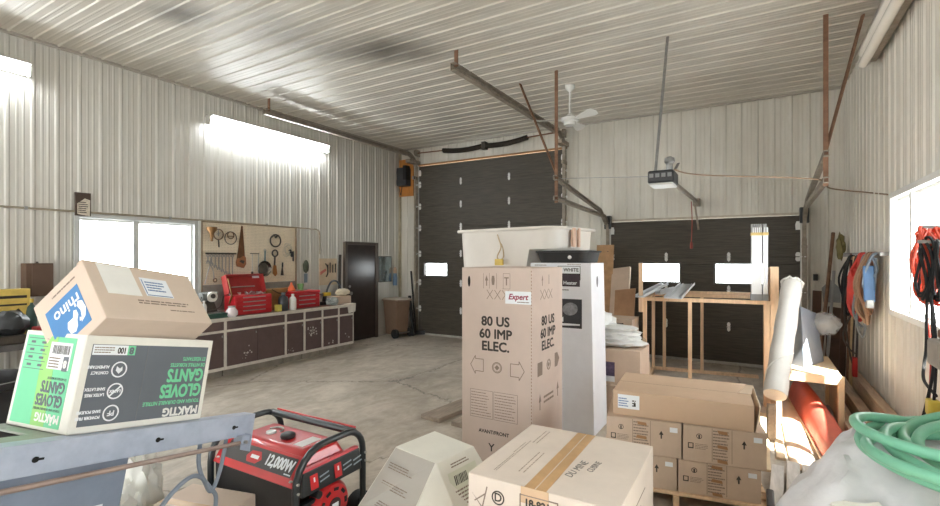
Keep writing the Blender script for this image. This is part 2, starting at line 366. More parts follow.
def overhead(name,label,x0,x1,z1,seams,wins,hx,edge):
    d=T(name,label,'door',(x0,YB,0)); del d['category']; d['kind']='structure'
    W=x1-x0; zs=[.03]+seams+[z1]
    for a,b in zip(zs,zs[1:]):
        m=MB(); y0,y1=-.085,-.035
        ws=[w for w in wins if a<w[2]<b]
        if not ws: m.span((0,y0,a),(W,y1,b))
        else:
            za,zb=ws[0][2],ws[0][3]
            m.span((0,y0,a),(W,y1,za)).span((0,y0,zb),(W,y1,b))
            xs=[0]+[q for w in ws for q in(w[0]-x0,w[1]-x0)]+[W]
            for i in range(0,len(xs),2): m.span((xs[i],y0,za),(xs[i+1],y1,zb))
        m.build('door_panel',DPAN,d,bevel=.006)
    for w in wins:
        a,b,za,zb=w[0]-x0,w[1]-x0,w[2],w[3]; t=.03
        fo=MB().span((a-t,-.1,za-t),(a,-.02,zb+t)).span((b,-.1,za-t),(b+t,-.02,zb+t)).span((a,-.1,zb),(b,-.02,zb+t)).span((a,-.1,za-t),(b,-.02,za)).build('window_frame',mat('dark_window_frame',(88,84,78),.5),d,bevel=.003)
        MB().span((a,-.062,za),(b,-.056,zb)).build('pane',GLASS,fo)
    for z in seams:
        for x in [h-x0 for h in hx]:
            m=MB()
            for s in(-1,1):
                p=[(-.016,s*.008),(.016,s*.008),(.026,s*.035),(.02,s*.062),(0,s*.08),(-.02,s*.062),(-.026,s*.035)]
                m.prism(p if s>0 else p[::-1],fr((x,-.087,z),(1,0,0),(0,0,1)),.008)
            m.cyl((x-.03,-.096,z),(x+.03,-.096,z),.007,n=8)
            m.build('hinge',WHITE,d)
        for s,x in((1,.03),(-1,W-.03)):
            m=MB()
            for q in(-1,1):
                p=[(-.03,q*.006),(.03,q*.006),(.034,q*.04),(.018,q*.07),(-.018,q*.07),(-.034,q*.04)]
                m.prism(p if q>0 else p[::-1],fr((x,-.087,z),(1,0,0),(0,0,1)),.01)
            m.cyl((x-s*.02,-.12,z),(x-s*.10,-.12,z),.006,n=8).cyl((x-s*.075,-.12,z),(x-s*.1,-.12,z),.022,n=12)
            m.build('roller_hinge',WHITE,d)
    # top brackets, weather strip, edge stile
    for s,x in((1,.03),(-1,W-.03)):
        MB().prism([(-.03,-.08),(.03,-.08),(.035,0),(.02,.05),(-.02,.05),(-.035,0)],fr((x,-.087,z1-.14),(1,0,0),(0,0,1)),.01).build('top_bracket',WHITE,d)
        MB().span((x-s*.045,-.1,.03),(x-s*.028,-.03,z1)).build('edge_stile',mat('pale_stile',(196,196,190),.4,.3),d)
    MB().span((0,-.09,0),(W,-.03,.045)).build('bottom_seal',mat('pale_seal',(178,176,168),.6,var=.15),d,bevel=.006)
    return d
overhead('door_2','tall dark sectional garage door on the left of the back wall',-6.68,-3.2,3.85,[.6,1.2,1.85,2.44,2.93,3.43],[(-6.52,-5.91,1.36,1.63),(-3.99,-3.38,1.36,1.63)],[-5.55,-4.385],'')
overhead('door_3','lower dark sectional garage door on the right of the back wall',-2.31,.575,2.40,[.62,1.218,1.765],[(-1.77,-1.145,1.335,1.645),(-.59,.035,1.335,1.645)],[-1.356,-.396],'')
RW=mat('rusty_timber_header',(156,118,80),.8,var=.3,scale=6,stretch=(.6,4,4))
S(MB().span((-6.72,YB-.06,3.865),(-3.17,YB-.02,3.905)).build('trim_6',RW))
S(MB().span((-2.36,YB-.05,2.41),(.62,YB-.02,2.45)).build('trim_7',mat('pale_header',(186,176,160),.6,var=.15)))
S(MB().span((.60,YB-.05,0),(.66,YB-.02,2.05)).build('trim_8',mat('brown_jamb',(134,110,88),.8,var=.2)))
S(MB().span((-6.79,YB-.05,0),(-6.72,YB-.022,3.86)).build('trim_9',mat('stained_jamb',(166,150,120),.7,var=.2)))
# ------------------------------------------------------------------ door hardware
def rail(P,w,h,name,parent,m=DARK_STEEL,n=1):
    """C-channel swept along a path that stays in a y-z plane (x constant)"""
    P=[V(p) for p in P]; prof=[(-w/2,-h/2),(w/2,-h/2),(w/2,-h/2+.006),(-w/2+.006,-h/2+.006),(-w/2+.006,h/2-.006),(w/2,h/2-.006),(w/2,h/2),(-w/2,h/2)]
    vs=[];fs=[];k=len(P);q=len(prof)
    for i in range(k):
        t=(P[min(k-1,i+1)]-P[max(0,i-1)]).normalized(); x=V((1,0,0)); y=t.cross(x).normalized()
        for a,b in prof: vs.append(P[i]+x*a+y*b)
    for i in range(k-1):
        for j in range(q): fs.append((i*q+j,i*q+(j+1)%q,(i+1)*q+(j+1)%q,(i+1)*q+j))
    fs+=[tuple(range(q)),tuple(range((k-1)*q,k*q))]
    return MB().add(vs,fs).build(name,m,parent)
def bigtrack(x,label,g):
    t=T('door_track',label,'track',(x,YB-.12,0),group=g); R=.32; ztop=4.10
    rail([(0,0,.02),(0,0,3.78)],.06,.075,'vertical_rail',t)
    rail([(0,-R*(1-math.cos(a)),3.78+R*math.sin(a)) for a in [PI/2*i/10 for i in range(11)]],.06,.075,'curved_rail',t)
    rail([(0,-R,ztop),(0,-3.98,ztop-.02)],.07,.095,'horizontal_rail',t)
    MB().bar((0,-3.9,ztop),(0,-3.9,ZC),.05,.012).build('end_hanger',RUST,t)
    for z in(.5,1.4,2.3,3.2): MB().span((-.05,.02,z),(.05,.1,z+.05)).build('wall_bracket',DARK_STEEL,t)
    MB().span((-.06,-.3,3.9),(.06,.1,3.98)).build('angle_bracket',DARK_STEEL,t); MB().span((-.02,-.12,3.55),(.02,.1,3.62)).build('angle_bracket',DARK_STEEL,t)
    return t
bigtrack(-6.745,'steel track of the tall garage door, along the left wall','tall door tracks'); bigtrack(-3.19,'steel track of the tall garage door, its right side by the fan','tall door tracks')
t=T('torsion_spring','sagging black torsion spring shaft above the tall garage door','spring',(-4.95,YB-.14,4.13))
MB().tube([(-1.78,0,.02),(-.9,0,.0),(0,0,-.02),(.9,0,.03),(1.78,0,.06)],.014,8).build('shaft',RUST,t,smooth=True)
def coil(x0,x1,z0,z1):
    P=[];n=int(abs(x1-x0)/.022)
    for i in range(n*8+1):
        f=i/(n*8); a=2*PI*i/8; P.append((x0+(x1-x0)*f,.045*math.cos(a),z0+(z1-z0)*f-.035*math.sin(PI*f)+.045*math.sin(a)))
    return MB().tube(P,.011,5)
SPR=mat('oiled_spring_steel',(64,56,48),.5,.4,var=.2)
coil(-1.03,-.06,.0,-.02).build('coil',SPR,t,smooth=True); coil(.06,1.0,-.02,.035).build('coil',SPR,t,smooth=True)
MB().span((-.05,-.03,-.09),(.05,.1,.07)).build('centre_bracket',SPR,t,bevel=.01)
for x in(-1.76,1.76):
    MB().lathe([(.03,-.03),(.07,-.03),(.07,-.02),(.055,-.01),(.055,.01),(.07,.02),(.07,.03),(.03,.03)],(x,0,.03),16,Matrix.Rotation(PI/2,3,'Y')).build('cable_drum',DARK_STEEL,t,smooth=True)
    MB().span((x-.01,-.03,-.05),(x+.01,.12,.1)).build('end_bearing',DARK_STEEL,t)
def smalltrack(x,side,label):
    t=T('door_track',label,'track',(x,YB-.11,0),group='low door tracks')
    rail([(0,0,.02),(0,0,2.2)],.05,.06,'vertical_rail',t)
    R=.3
    rail([(0,-R*(1-math.cos(a)),2.2+R*math.sin(a)) for a in [PI/2*i/8 for i in range(9)]]+[(0,-2.72,2.56)],.05,.06,'horizontal_rail',t)
    rail([(0,-.12,2.38),(0,-.5,2.58),(0,-2.72,2.84)],.05,.06,'upper_rail',t)
    MB().bar((0,-2.66,2.5),(0,-2.66,ZC),.045,.008).bar((.02*side,-2.64,2.5),(.02*side,-2.64,ZC),.008,.045).build('hanger',RUST,t)
    MB().bar((0,-2.6,2.85),((.34 if side>0 else -.64),-2.45,ZC),.05,.012).build('brace',RUST,t)
    MB().span((-.06,-.04,2.28),(.06,.08,2.52)).build('head_bracket',BLACK_METAL,t,bevel=.01)
    for z in(.5,1.2,1.9): MB().span((-.04,.02,z),(.04,.1,z+.04)).build('wall_bracket',DARK_STEEL,t)
    return t
smalltrack(-2.36,-1,'rusty double track of the low garage door, hung from the ceiling by the fan'); smalltrack(.625,1,'rusty double track of the low garage door, hung in the right corner')
# jackshaft board and opener
o=MB().span((-7.27,YB-.07,3.2),(-6.87,YB-.022,4.06)).build('plywood_board',mat('orange_plywood',(196,130,62),.75,var=.2,scale=5,stretch=(4,4,.6)),bevel=.004); tag(o,'orange plywood board on the back wall by the tall door','board')
t=T('wall_opener','grey wall-mounted door opener on the orange plywood board','opener',(-7.06,YB-.07,3.42))
MB().span((-.14,-.2,.0),(.14,0,.42)).build('motor_housing',mat('dark_opener_housing',(66,68,72),.45,.2,var=.15),t,bevel=.02)
MB().cyl((-.16,-.11,.1),(.0,-.11,.1),.075,n=18).cyl((-.17,-.11,.32),(.02,-.11,.32),.06,n=18).build('drum_cover',mat('light_opener_cover',(150,152,154),.4,.3),t,smooth=True)
MB().span((.06,-.22,.12),(.15,-.05,.46)).build('gear_case',BLACK,t,bevel=.012)
MB().tube(catmull([(-.05,-.1,.0),(-.12,-.05,-.2),(-.2,.0,-.05),(-.24,.03,.2),(-.25,.03,.45)],6),.008,6).build('cable',BLACK,t,smooth=True)
# ceiling opener
t=T('door_opener','black and white ceiling door opener hung in front of the low garage door','opener',(-.87,5.56,2.50))
MB().span((-.13,-.17,.03),(.13,.17,.165)).build('housing',BLACK,t,bevel=.02)
MB().span((-.12,-.165,.01),(.12,.165,.035)).build('light_lens',mat('lens_plastic',(190,190,186),.35,var=.03),t,bevel=.012)
for i in range(4): MB().span((-.11+.06*i,-.176,.09),(-.07+.06*i,-.17,.13)).build('vent_slot',mat('vent_grey',(120,120,120),.5),t)
MB().cyl((.05,.1,.165),(.05,.1,.27),.035).lathe([(.04,.27),(.055,.29),(.05,.33),(.02,.345)],(.05,.1,0),14).build('bulb_socket',STEEL,t,smooth=True)
MB().bar((0,.17,.14),(0,3.36,.20),.035,.05).build('drive_rail',DARK_STEEL,t)
MB().span((-.05,3.3,.12),(.05,3.5,.24)).build('header_bracket',DARK_STEEL,t)
MB().bar((.0,3.1,.14),(.03,3.38,-.28),.03,.012).build('door_arm',DARK_STEEL,t)
MB().tube(catmull([(0,2.62,.12),(.01,2.63,-.2),(0,2.62,-.5)],6),.007,6).lathe([(.0,-.62),(.022,-.6),(.018,-.52),(.006,-.5)],(0,2.62,0),10).build('release_cord',mat('red_cord',(150,70,60),.7),t,smooth=True)
MB().bar((-.07,-.05,.165),(-.02,.45,ZC-2.50),.03,.006).bar((.08,.12,.165),(.09,.5,.34),.03,.006).build('hanger_strap',STEEL,t)
MB().bar((-.13,0,.13),(-1.49,.95,.36),.03,.006).build('side_brace',STEEL,t)
MB().tube(catmull([(.1,.1,.2),(.35,.3,.15),(1.4,.75,.08),(1.6,1.4,.05),(1.96,1.6,-.0),(1.97,.6,-.14)],8),.008,6).build('supply_cable',mat('tan_cable',(132,108,84),.6),t,smooth=True)
# ceiling fan
t=T('ceiling_fan','white three-blade ceiling fan hanging from the ribbed ceiling','fan',(-2.39,6.96,3.73))
MB().lathe([(.0,.582),(.075,.58),(.075,.55),(.05,.51),(.014,.48),(.014,.16),(.04,.15),(.055,.10),(.02,.095)],n=20).build('downrod',WHITE,t,smooth=True)
MB().lathe([(0,-.02),(.085,-.015),(.09,.0),(.09,.03),(.125,.045),(.13,.09),(.1,.11),(.05,.12)],n=24).build('motor',WHITE,t,smooth=True)
for a in(-31.4,-151.4,88.6):
    a=math.radians(a); R=Matrix.Rotation(a,3,'Z'); tw=R@Matrix.Rotation(math.radians(-20),3,'X')
    poly=[(.14,-.03),(.22,-.045),(.46,-.085),(.53,-.075),(.56,0),(.53,.075),(.46,.085),(.22,.045),(.14,.03)]
    M=tw.to_4x4(); M.translation=V((0,0,.055))
    b=MB().prism(poly,M,.008).build('blade',WHITE,t,bevel=.003)
    MB().box(R@V((.14,0,.062)),(.12,.035,.014),R).build('blade_iron',WHITE,b)
# fluorescent fittings
TUBE_ON=emat('lit_tube',(244,250,255),TUBE_STR)
TUBE_OFF=mat('unlit_tube',(246,242,234),.25,var=.02)
REFL=mat('white_reflector',(240,237,230),.35,var=.03)
def fluo(y0,y1,x,z,sg,lit,label):
    L=y1-y0
    t=T('strip_light',label,'light fixture',(x,y0,z),group=None)
    MB().span((0,0,-.04),(.06*sg,L,.06)).build('channel',REFL if lit else DARK_STEEL,t,bevel=.006)
    if lit: MB().hexa([(.06*sg,.02,.05),(.06*sg,L-.02,.05),(.06*sg,L-.02,.06),(.06*sg,.02,.06)],[(.21*sg,.02,.06),(.21*sg,L-.02,.06),(.21*sg,L-.02,.066),(.21*sg,.02,.066)]).build('reflector',REFL,t)
    for zz in((-.03,.028) if lit else (-.032,.04)):
        MB().cyl((.115*sg,.03,zz*(1 if lit else 1.6)),(.115*sg,L-.03,zz*(1 if lit else 1.6)),.019 if lit else .045,n=14).build('tube',TUBE_ON if lit else TUBE_OFF,t,smooth=True)
    for yy in(.0,L): MB().span((.05*sg,yy-.015,-.06),(.145*sg,yy+.015,.07)).build('end_cap',mat('lampholder',(206,204,196),.5),t,bevel=.004)
    return t
t=fluo(4.33,6.72,XL+.02,3.85,1,True,'lit twin-tube strip light on the left wall above the workbench')
fluo(-.19,2.23,XL+.02,3.88,1,True,'lit strip light on the left wall above the dark steel workbench')
def hung(x,y0,label):
    y1=y0+2.4; t=T('strip_light',label,'light fixture',(x,y0,ZC-.02)); MB().span((-.09,0,-.06),(.09,2.4,0)).build('channel',REFL,t,bevel=.006)
    for xx in(-.05,.05): MB().cyl((xx,.03,-.085),(xx,2.37,-.085),.019,n=12).build('tube',TUBE_ON,t,smooth=True)
hung(-3.4,-3.6,'added unseen twin-tube fill light on the ceiling near the rear wall')  # added fill lamp out of view, brightens the foreground
fluo(-4.6,-2.2,XL+.02,3.88,1,True,'added unseen fill strip light on the left wall nearest the rear wall')  # one more lamp added out of view for general fill
fluo(3.9,6.60,XR-.03,3.86,-1,False,'unlit white strip light high on the right wall')
o=MB().tube(catmull([(XL+.05,6.55,3.78),(XL+.03,6.56,3.3),(XL+.035,6.54,2.9),(XL+.03,6.55,2.3),(XL+.03,6.62,2.1),(XL+.03,6.7,1.75)],6),.006,6).build('light_cord',mat('white_cord',(208,204,196),.6),smooth=True); tag(o,'thin pale cord hanging from the lit strip light to the bench','cord')
t=T('conduit_run','thin electrical conduit running along the left wall above window and pegboard','conduit',(XL+.03,0,2.32))
MB().cyl((0,-1,0),(0,4.6,.0),.012,n=8).cyl((0,4.6,0),(0,6.5,-.02),.012,n=8).tube(catmull([(0,6.5,-.02),(0,6.58,-.06),(0,6.6,-.2),(0,6.6,-.5)],5),.012,8).build('tube',mat('old_conduit',(150,140,120),.5,.3,var=.2),t,smooth=True)
for y in(.5,2.2,3.8,5.4): MB().span((-.01,y,-.02),(.016,y+.03,.02)).build('clip',STEEL,t)
t=T('notice_board','small dark framed notice with torn papers above the left window','notice',(XL+.02,2.68,2.27))
MB().span((0,0,0),(.03,.165,.29)).build('backing',mat('dark_brown_board',(74,58,48),.7,var=.15),t,bevel=.003)
MB().prism([(.02,.02),(.15,.0),(.155,.2),(.1,.22),(.02,.15)],fr((.031,0,0),(0,1,0),(0,0,1)),.002).build('paper',mat('old_paper',(214,204,188),.8,var=.25,scale=30),t)
lines(MB(),fr((.034,0,0),(0,1,0),(0,0,1)),.03,.14,.03,.18,6).build('printed_text',INK,t)
# ------------------------------------------------------------------ workbench run on the left wall
CAB=mat('plum_brown_laminate',(92,74,72),.45,var=.14,scale=5)
EDGE=mat('white_edge_strip',(212,206,196),.5,var=.1,scale=14)
SCUFF=mat('white_paint_splash',(196,190,184),.7)
BX=-6.70
def splash(mb,M,cx,cy,n,spread,seed):
    R=random.Random(seed)
    for i in range(n):
        x,y=cx+R.gauss(0,spread),cy+R.gauss(0,spread*.8); r=.004+.014*R.random()
        mb.prism([(x+r*(.7+.5*R.random())*math.cos(a),y+r*(.7+.5*R.random())*math.sin(a)) for a in [2*PI*k/7 for k in range(7)]],M,.0008)
    return mb
def cabinet(y0,y1,ndoors,label,sp=None):
    t=T('base_cabinet',label,'cabinet',(XL+.02,y0,0),group='base cabinets under the workbench counter'); D=BX-XL-.02; L=y1-y0
    MB().span((.02,.01,.10),(D-.02,L-.01,.83)).build('body',CAB,t)
    MB().span((.02,.01,0),(D-.07,L-.01,.10)).build('plinth',mat('dusty_plinth',(150,142,130),.8,var=.2),t)
    MB().span((D-.02,0,.655),(D,L,.69)).span((D-.02,0,.815),(D,L,.845)).span((D-.02,0,.105),(D,L,.15)).span((D-.021,0,.15),(D+.001,.022,.83)).span((D-.021,L-.022,.15),(D+.001,L,.83)).build('face_frame',EDGE,t)
    MB().span((D-.016,.024,.69),(D+.004,L-.024,.815)).build('drawer_front',CAB,t,bevel=.002)
    M=fr((D+.0045,0,0),(0,1,0),(0,0,1))
    w=(L-.048)/ndoors
    for i in range(ndoors):
        a=.024+w*i
        dr=MB().span((D-.016,a+.002,.152),(D+.004,a+w-.002,.653)).build('door',CAB,t,bevel=.002)
        if sp and sp[0]==i: splash(MB(),M,sp[1],sp[2],sp[3],sp[4],int(y0*10)).build('paint_mark',SCUFF,dr)
        kz=.60
        MB().bar((D+.004,a+w-.03,kz),(D+.02,a+w-.03,kz),.012,.03).build('catch',STEEL,dr)
    return t
cabinet(3.45,4.29,2,'plum-brown base cabinet at the near end of the workbench, half hidden by the boxes')
cabinet(4.29,5.35,2,'wide two-door plum-brown base cabinet under the open red tool chest',(0,.35,.27,10,.05))
cabinet(5.35,5.735,1,'plum-brown base cabinet right of the wide two-door one',(0,.12,.2,5,.04))
cabinet(5.735,6.135,1,'plum-brown base cabinet with white paint splashes on its door',(0,.17,.45,26,.06))
cabinet(6.135,6.53,1,'plum-brown base cabinet second from the dark walk door',(0,.2,.2,6,.04))
cabinet(6.53,6.915,1,'plum-brown base cabinet at the walk-door end of the bench',(0,.2,.3,3,.05))
CT=mat('worn_counter',(128,92,74),.5,var=.3,scale=6,rgb2=(84,66,58))
t=T('countertop','worn brown counter with white front edge on the base cabinets','countertop',(XL+.02,3.4,.846))
MB().span((0,0,0),(.62,3.53,.022)).build('slab',CT,t,bevel=.003); MB().span((.62,0,-.006),(.632,3.53,.026)).build('edge_strip',EDGE,t)
m=MB(); cp=[(.628,3.18),(.45,3.3)]
o=MB().hexa([(BX-.20,6.72,.87),(BX+.022,6.72,.87),(BX+.022,6.935,.87),(BX-.2,6.935,.87)],[(BX-.2,6.72,.878),(BX+.03,6.72,.878),(BX+.03,6.945,.878),(BX-.2,6.945,.878)]).hexa([(BX+.02,6.76,.70),(BX+.03,6.76,.70),(BX+.035,6.93,.72),(BX+.024,6.93,.72)],[(BX+.02,6.72,.875),(BX+.03,6.72,.876),(BX+.033,6.945,.876),(BX+.022,6.945,.875)]).build('rag',mat('white_rag',(214,210,202),.9,var=.1),bevel=.006); tag(o,'white rag hanging over the walk-door corner of the counter','rag')
ZT=.868
# pegboard
def pegmat():
    m=mat('pegboard',(232,218,194),.75,var=.07,scale=3); nt=m.node_tree; N=nt.nodes; L=nt.links; b=N['Principled BSDF']
    src=b.inputs['Base Color'].links[0].from_socket
    tc=N.new('ShaderNodeTexCoord'); sp=N.new('ShaderNodeSeparateXYZ'); L.new(tc.outputs['Object'],sp.inputs[0])
    def per(s):
        a=N.new('ShaderNodeMath'); a.operation='PINGPONG'; a.inputs[1].default_value=.0127; L.new(s,a.inputs[0]); return a.outputs[0]
    cb=N.new('ShaderNodeCombineXYZ'); L.new(per(sp.outputs[1]),cb.inputs[0]); L.new(per(sp.outputs[2]),cb.inputs[1])
    ln=N.new('ShaderNodeVectorMath'); ln.operation='LENGTH'; L.new(cb.outputs[0],ln.inputs[0])
    cmp=N.new('ShaderNodeMath'); cmp.operation='LESS_THAN'; cmp.inputs[1].default_value=.0034; L.new(ln.outputs['Value'],cmp.inputs[0])
    mx=N.new('ShaderNodeMix'); mx.data_type='RGBA'; mx.inputs['B'].default_value=(*s2l((92,76,58)),1); L.new(cmp.outputs[0],mx.inputs['Factor']); L.new(src,mx.inputs['A']); L.new(mx.outputs['Result'],b.inputs['Base Color']); return m
t=T('pegboard','beige pegboard of hanging tools on the wall above the workbench','pegboard',(XL+.02,4.285,1.33))
MB().span((0,0,0),(.012,1.73,.96)).build('panel',pegmat(),t); MB().span((0,0,.96),(.03,1.73,.98)).span((0,1.73,-.4),(.03,1.75,.98)).span((0,-.02,-.4),(.03,0,.98)).build('frame',mat('peg_frame',(140,122,98),.7,var=.2),t)
MB().span((0,0,-.4),(.01,1.73,-.005)).build('lower_panel',mat('grey_hardboard',(150,146,138),.7,var=.2,scale=5),t)
PX=XL+.045
def PM(y,z): return fr((PX,y,z),(0,1,0),(0,0,1))
def torus2(mb,y,z,r,w,x=PX,sy=1.): return mb.tube([(x,y+r*sy*math.cos(2*PI*i/28),z+r*math.sin(2*PI*i/28)) for i in range(28)],w,8,closed=True)
BROWN_METAL=mat('browned_metal',(124,98,74),.5,.5,var=.25); BRASSY=mat('dull_brass',(132,98,62),.45,.6,var=.25)
DKM=mat('dark_tool_steel',(76,70,64),.45,.5,var=.25)
def ptool(name,label,cat,y,z,group=None): return T(name,label,cat,(PX,y,z),group=group)
def rg(mb,y,z,r,w,sy=1.): return mb.tube([(.012,y+r*sy*math.cos(2*PI*i/28),z+r*math.sin(2*PI*i/28)) for i in range(28)],w,8,closed=True)
L0=fr((.004,0,0),(0,1,0),(0,0,1))
t=ptool('tin_funnel','brown tin funnel hanging at the pegboard top left corner','funnel',4.38,2.13)
MB().lathe([(.028,-.06),(.03,-.01),(.075,.05),(.078,.09),(.07,.092)],(.08,0,0),18).build('cone',BRASSY,t,smooth=True); MB().cyl((.08,0,-.13),(.08,0,-.06),.014,r2=.026,n=12).build('spout',BRASSY,t,smooth=True)
t=ptool('filter_wrench','round band wrench second from left on the pegboard','wrench',4.53,2.115)
rg(MB(),0,0,.08,.009).build('band',BROWN_METAL,t,smooth=True); m=MB().bar((.012,0,.08),(.012,0,-.03),.016,.01).bar((.012,-.04,.0),(.012,.04,.03),.014,.01); m.build('screw_bar',CHROME,t); MB().bar((.012,0,-.085),(.012,.01,-.2),.022,.012).build('handle',DKM,t)
t=ptool('belt_pulley','thin round hoop wrench left of the hand saw','wrench',4.735,2.065)
rg(MB(),0,0,.10,.007).build('band',DKM,t,smooth=True); rg(MB(),0,.045,.055,.008).build('inner_loop',BROWN_METAL,t,smooth=True); MB().bar((.012,-.05,.03),(.012,.05,.03),.02,.012).build('clamp_bar',BROWN_METAL,t)
t=ptool('hand_saw','hand saw hanging tip up with brown blade on the pegboard','saw',4.93,1.95)
MB().prism([(-.085,-.22),(.06,-.20),(.02,.32),(-.005,.33)],L0,.004).build('blade',mat('browned_blade',(110,76,50),.4,.5,var=.3,scale=10),t)
MB().prism([(-.09,-.34),(.03,-.37),(.075,-.3),(.065,-.19),(.02,-.17),(-.02,-.2),(-.085,-.21),(-.105,-.27)],L0,.022).build('handle',mat('saw_handle',(156,104,66),.5,var=.25),t,bevel=.005)
MB().prism([(-.055,-.26),(.02,-.3),(.045,-.25),(-.02,-.235)],fr((.0265,0,0),(0,1,0),(0,0,1)),.0012).build('grip_opening',DKM,t)
# row of spanners on a rail
t=ptool('spanner_rail','dark rail holding the row of spanners on the pegboard','tool rail',4.33,1.815); MB().span((0,0,-.012),(.02,.50,.012)).build('bar',DKM,t)
def spanner(y,z,L,label):
    t=ptool('spanner',label,'spanner',y,z,'spanners hanging in a row by size')
    M=fr((.02,0,0),(0,1,0),(0,0,1)); m=MB().prism([(-.008,-L+.03),(.008,-L+.03),(.008,-.03),(-.008,-.03)],M,.006)
    ring2(m,M,(0,-.022),.024,.011,.008,14)
    m.prism([(-.024,-L-.012),(-.01,-L-.012),(-.008,-L+.012),(.008,-L+.012),(.01,-L-.012),(.024,-L-.012),(.026,-L+.022),(.009,-L+.044),(-.009,-L+.044),(-.026,-L+.022)],M,.008)
    m.build('shank',CHROME,t); 
nm=['shortest spanner, leftmost of the row on the pegboard','second shortest spanner of the row on the pegboard','third spanner from the left in the pegboard row','fourth spanner from the left in the pegboard row','fourth spanner from the right in the pegboard row','third spanner from the right in the pegboard row','second longest spanner of the pegboard row','longest spanner, rightmost of the row beside the saw']
for i in range(8): spanner(4.355+.058*i,1.80,.13+.034*i,nm[i])
t=ptool('tin_snips','pale tin snips hanging open at the left edge of the pegboard','snips',4.40,1.60)
MB().tube(catmull([(.012,-.0,.05),(.012,-.05,-.1),(.012,-.085,-.25)],5),.009,6).tube(catmull([(.012,0,.05),(.012,.045,-.06),(.012,.06,-.2)],5),.009,6).build('handles',CHROME,t,smooth=True); MB().prism([(-.015,.03),(.015,.03),(.004,.15)],L0,.01).build('jaws',CHROME,t)
rg(MB(),.075,-.2,.028,.008).build('washer_ring',BROWN_METAL,t,smooth=True)
t=ptool('bow_saw','small steel hacksaw frame hanging right of the hand saw','saw',5.15,1.62)
MB().tube([(.012,-.06,.20),(.012,.085,.20),(.012,.085,-.14)],.007,6).tube([(.012,-.03,.2),(.012,-.03,-.16)],.006,6).build('frame',CHROME,t,smooth=True); MB().bar((.012,-.07,.2),(.012,.1,.2),.014,.014).bar((.012,-.03,-.1),(.012,-.03,-.2),.024,.024).build('grip',DKM,t)
t=ptool('frying_pan','dark round pan hanging above the open tool chest','pan',5.34,1.565)
MB().lathe([(.0,.0),(.105,.0),(.135,.04),(.13,.042),(.1,.006),(0,.006)],(.0,0,0),28,Matrix.Rotation(PI/2,3,'Y')).build('bowl',mat('pan_steel',(92,84,76),.25,.8,var=.2),t,smooth=True)
MB().bar((.03,.01,.13),(.02,.02,.31),.028,.01).build('handle',mat('teal_handle',(104,134,136),.5,var=.1),t); rg(MB(),.025,.31,.02,.006).build('hanging_eye',CHROME,t)
t=ptool('chain_wrench','black ring wrench hanging high on the right of the pegboard','wrench',5.575,2.05)
rg(MB(),0,0,.105,.013).build('band',DKM,t,smooth=True); m=MB().tube(catmull([(.02,-.08,.06),(.02,-.03,.1),(.02,0,.05),(.02,.04,.1),(.02,.09,.05)],4),.012,6); m.build('chain',DKM,t,smooth=True)
t=ptool('paint_brush','long-handled brown brush hanging below the black ring wrench','brush',5.565,1.72)
rg(MB(),0,.11,.055,.013).build('hanging_ring',DKM,t,smooth=True); MB().bar((.012,0,.06),(.012,-.01,-.1),.022,.018).build('handle',DKM,t); MB().prism([(-.03,-.1),(.015,-.1),(.035,-.25),(.0,-.29),(-.045,-.24)],L0,.025).build('bristles',mat('ginger_bristle',(168,110,58),.9,var=.25),t)
t=ptool('putty_knife','small black-handled knife hanging right of the brown brush','knife',5.72,1.56)
MB().prism([(-.012,.02),(.012,.02),(.03,-.12),(-.035,-.12)],L0,.006).build('blade',DKM,t); MB().bar((.01,0,.02),(.01,.005,.11),.022,.02).build('handle',BLACK,t)
t=ptool('wire_coil','pale wire coil hanging at the right edge of the pegboard','wire',5.80,1.86)
m=MB()
for k in range(4): m.tube([(.01+.006*k,.05*math.sin(k)+.07*math.cos(a),.02*k+.09*math.sin(a)) for a in [2*PI*i/20 for i in range(20)]],.006,6,closed=True)
m.build('loops',mat('pale_wire',(196,188,172),.5,.2),t,smooth=True)
t=ptool('clamp','black spring clamp hanging at the right edge of the pegboard','clamp',5.90,1.84)
MB().bar((.015,-.03,.06),(.015,.03,-.07),.05,.03).build('body',BLACK,t,bevel=.008); MB().bar((.015,.045,.03),(.015,.05,-.15),.02,.02).build('handle',BLACK,t)
# right of pegboard
t=T('cloth_pouch','dark olive cloth pouch hanging on the wall right of the pegboard','pouch',(XL+.03,6.23,1.53))
MB().blob((.04,0,.06),(.035,.065,.12),.06,2,3,4).build('cloth',mat('olive_cloth',(78,82,66),.9,var=.15),t,smooth=True); MB().prism([(-.035,-.24),(.035,-.24),(.04,-.07),(-.04,-.07)],fr((.03,0,0),(0,1,0),(0,0,1)),.01).build('hanging_strip',mat('slate_cloth',(120,136,146),.9),t)
t=T('tool_board','small plywood tool board on the wall between pegboard and walk door','tool board',(XL+.025,6.58,1.22))
MB().span((0,0,0),(.014,.45,.52)).build('panel',mat('pale_ply',(206,186,158),.75,var=.1),t)
MB().prism([(.02,.2),(.16,.28),(.15,.32),(.02,.26)],fr((.015,0,0),(0,1,0),(0,0,1)),.015).build('red_pliers',mat('faded_red',(196,118,104),.6),t)
m=MB()
for y,h in((.2,.16),(.26,.2),(.33,.16),(.4,.18)): m.bar((.03,y,.24),(.03,y,.24+h),.018,.014)
m.build('screwdrivers',DKM,t); MB().tube(catmull([(.03,.14,.42),(.03,.19,.36),(.03,.2,.24),(.03,.16,.16)],5),.012,6).build('hook_tool',DKM,t,smooth=True)
t=T('steel_bar','dark steel bar standing against the wall beside the walk door','bar',(XL+.06,7.1,ZT)); MB().bar((0,-.02,0),(-.02,.02,.95),.03,.05).build('bar',DKM,t); MB().span((-.03,-.08,0),(.08,.06,.12)).build('foot',DKM,t,bevel=.01)
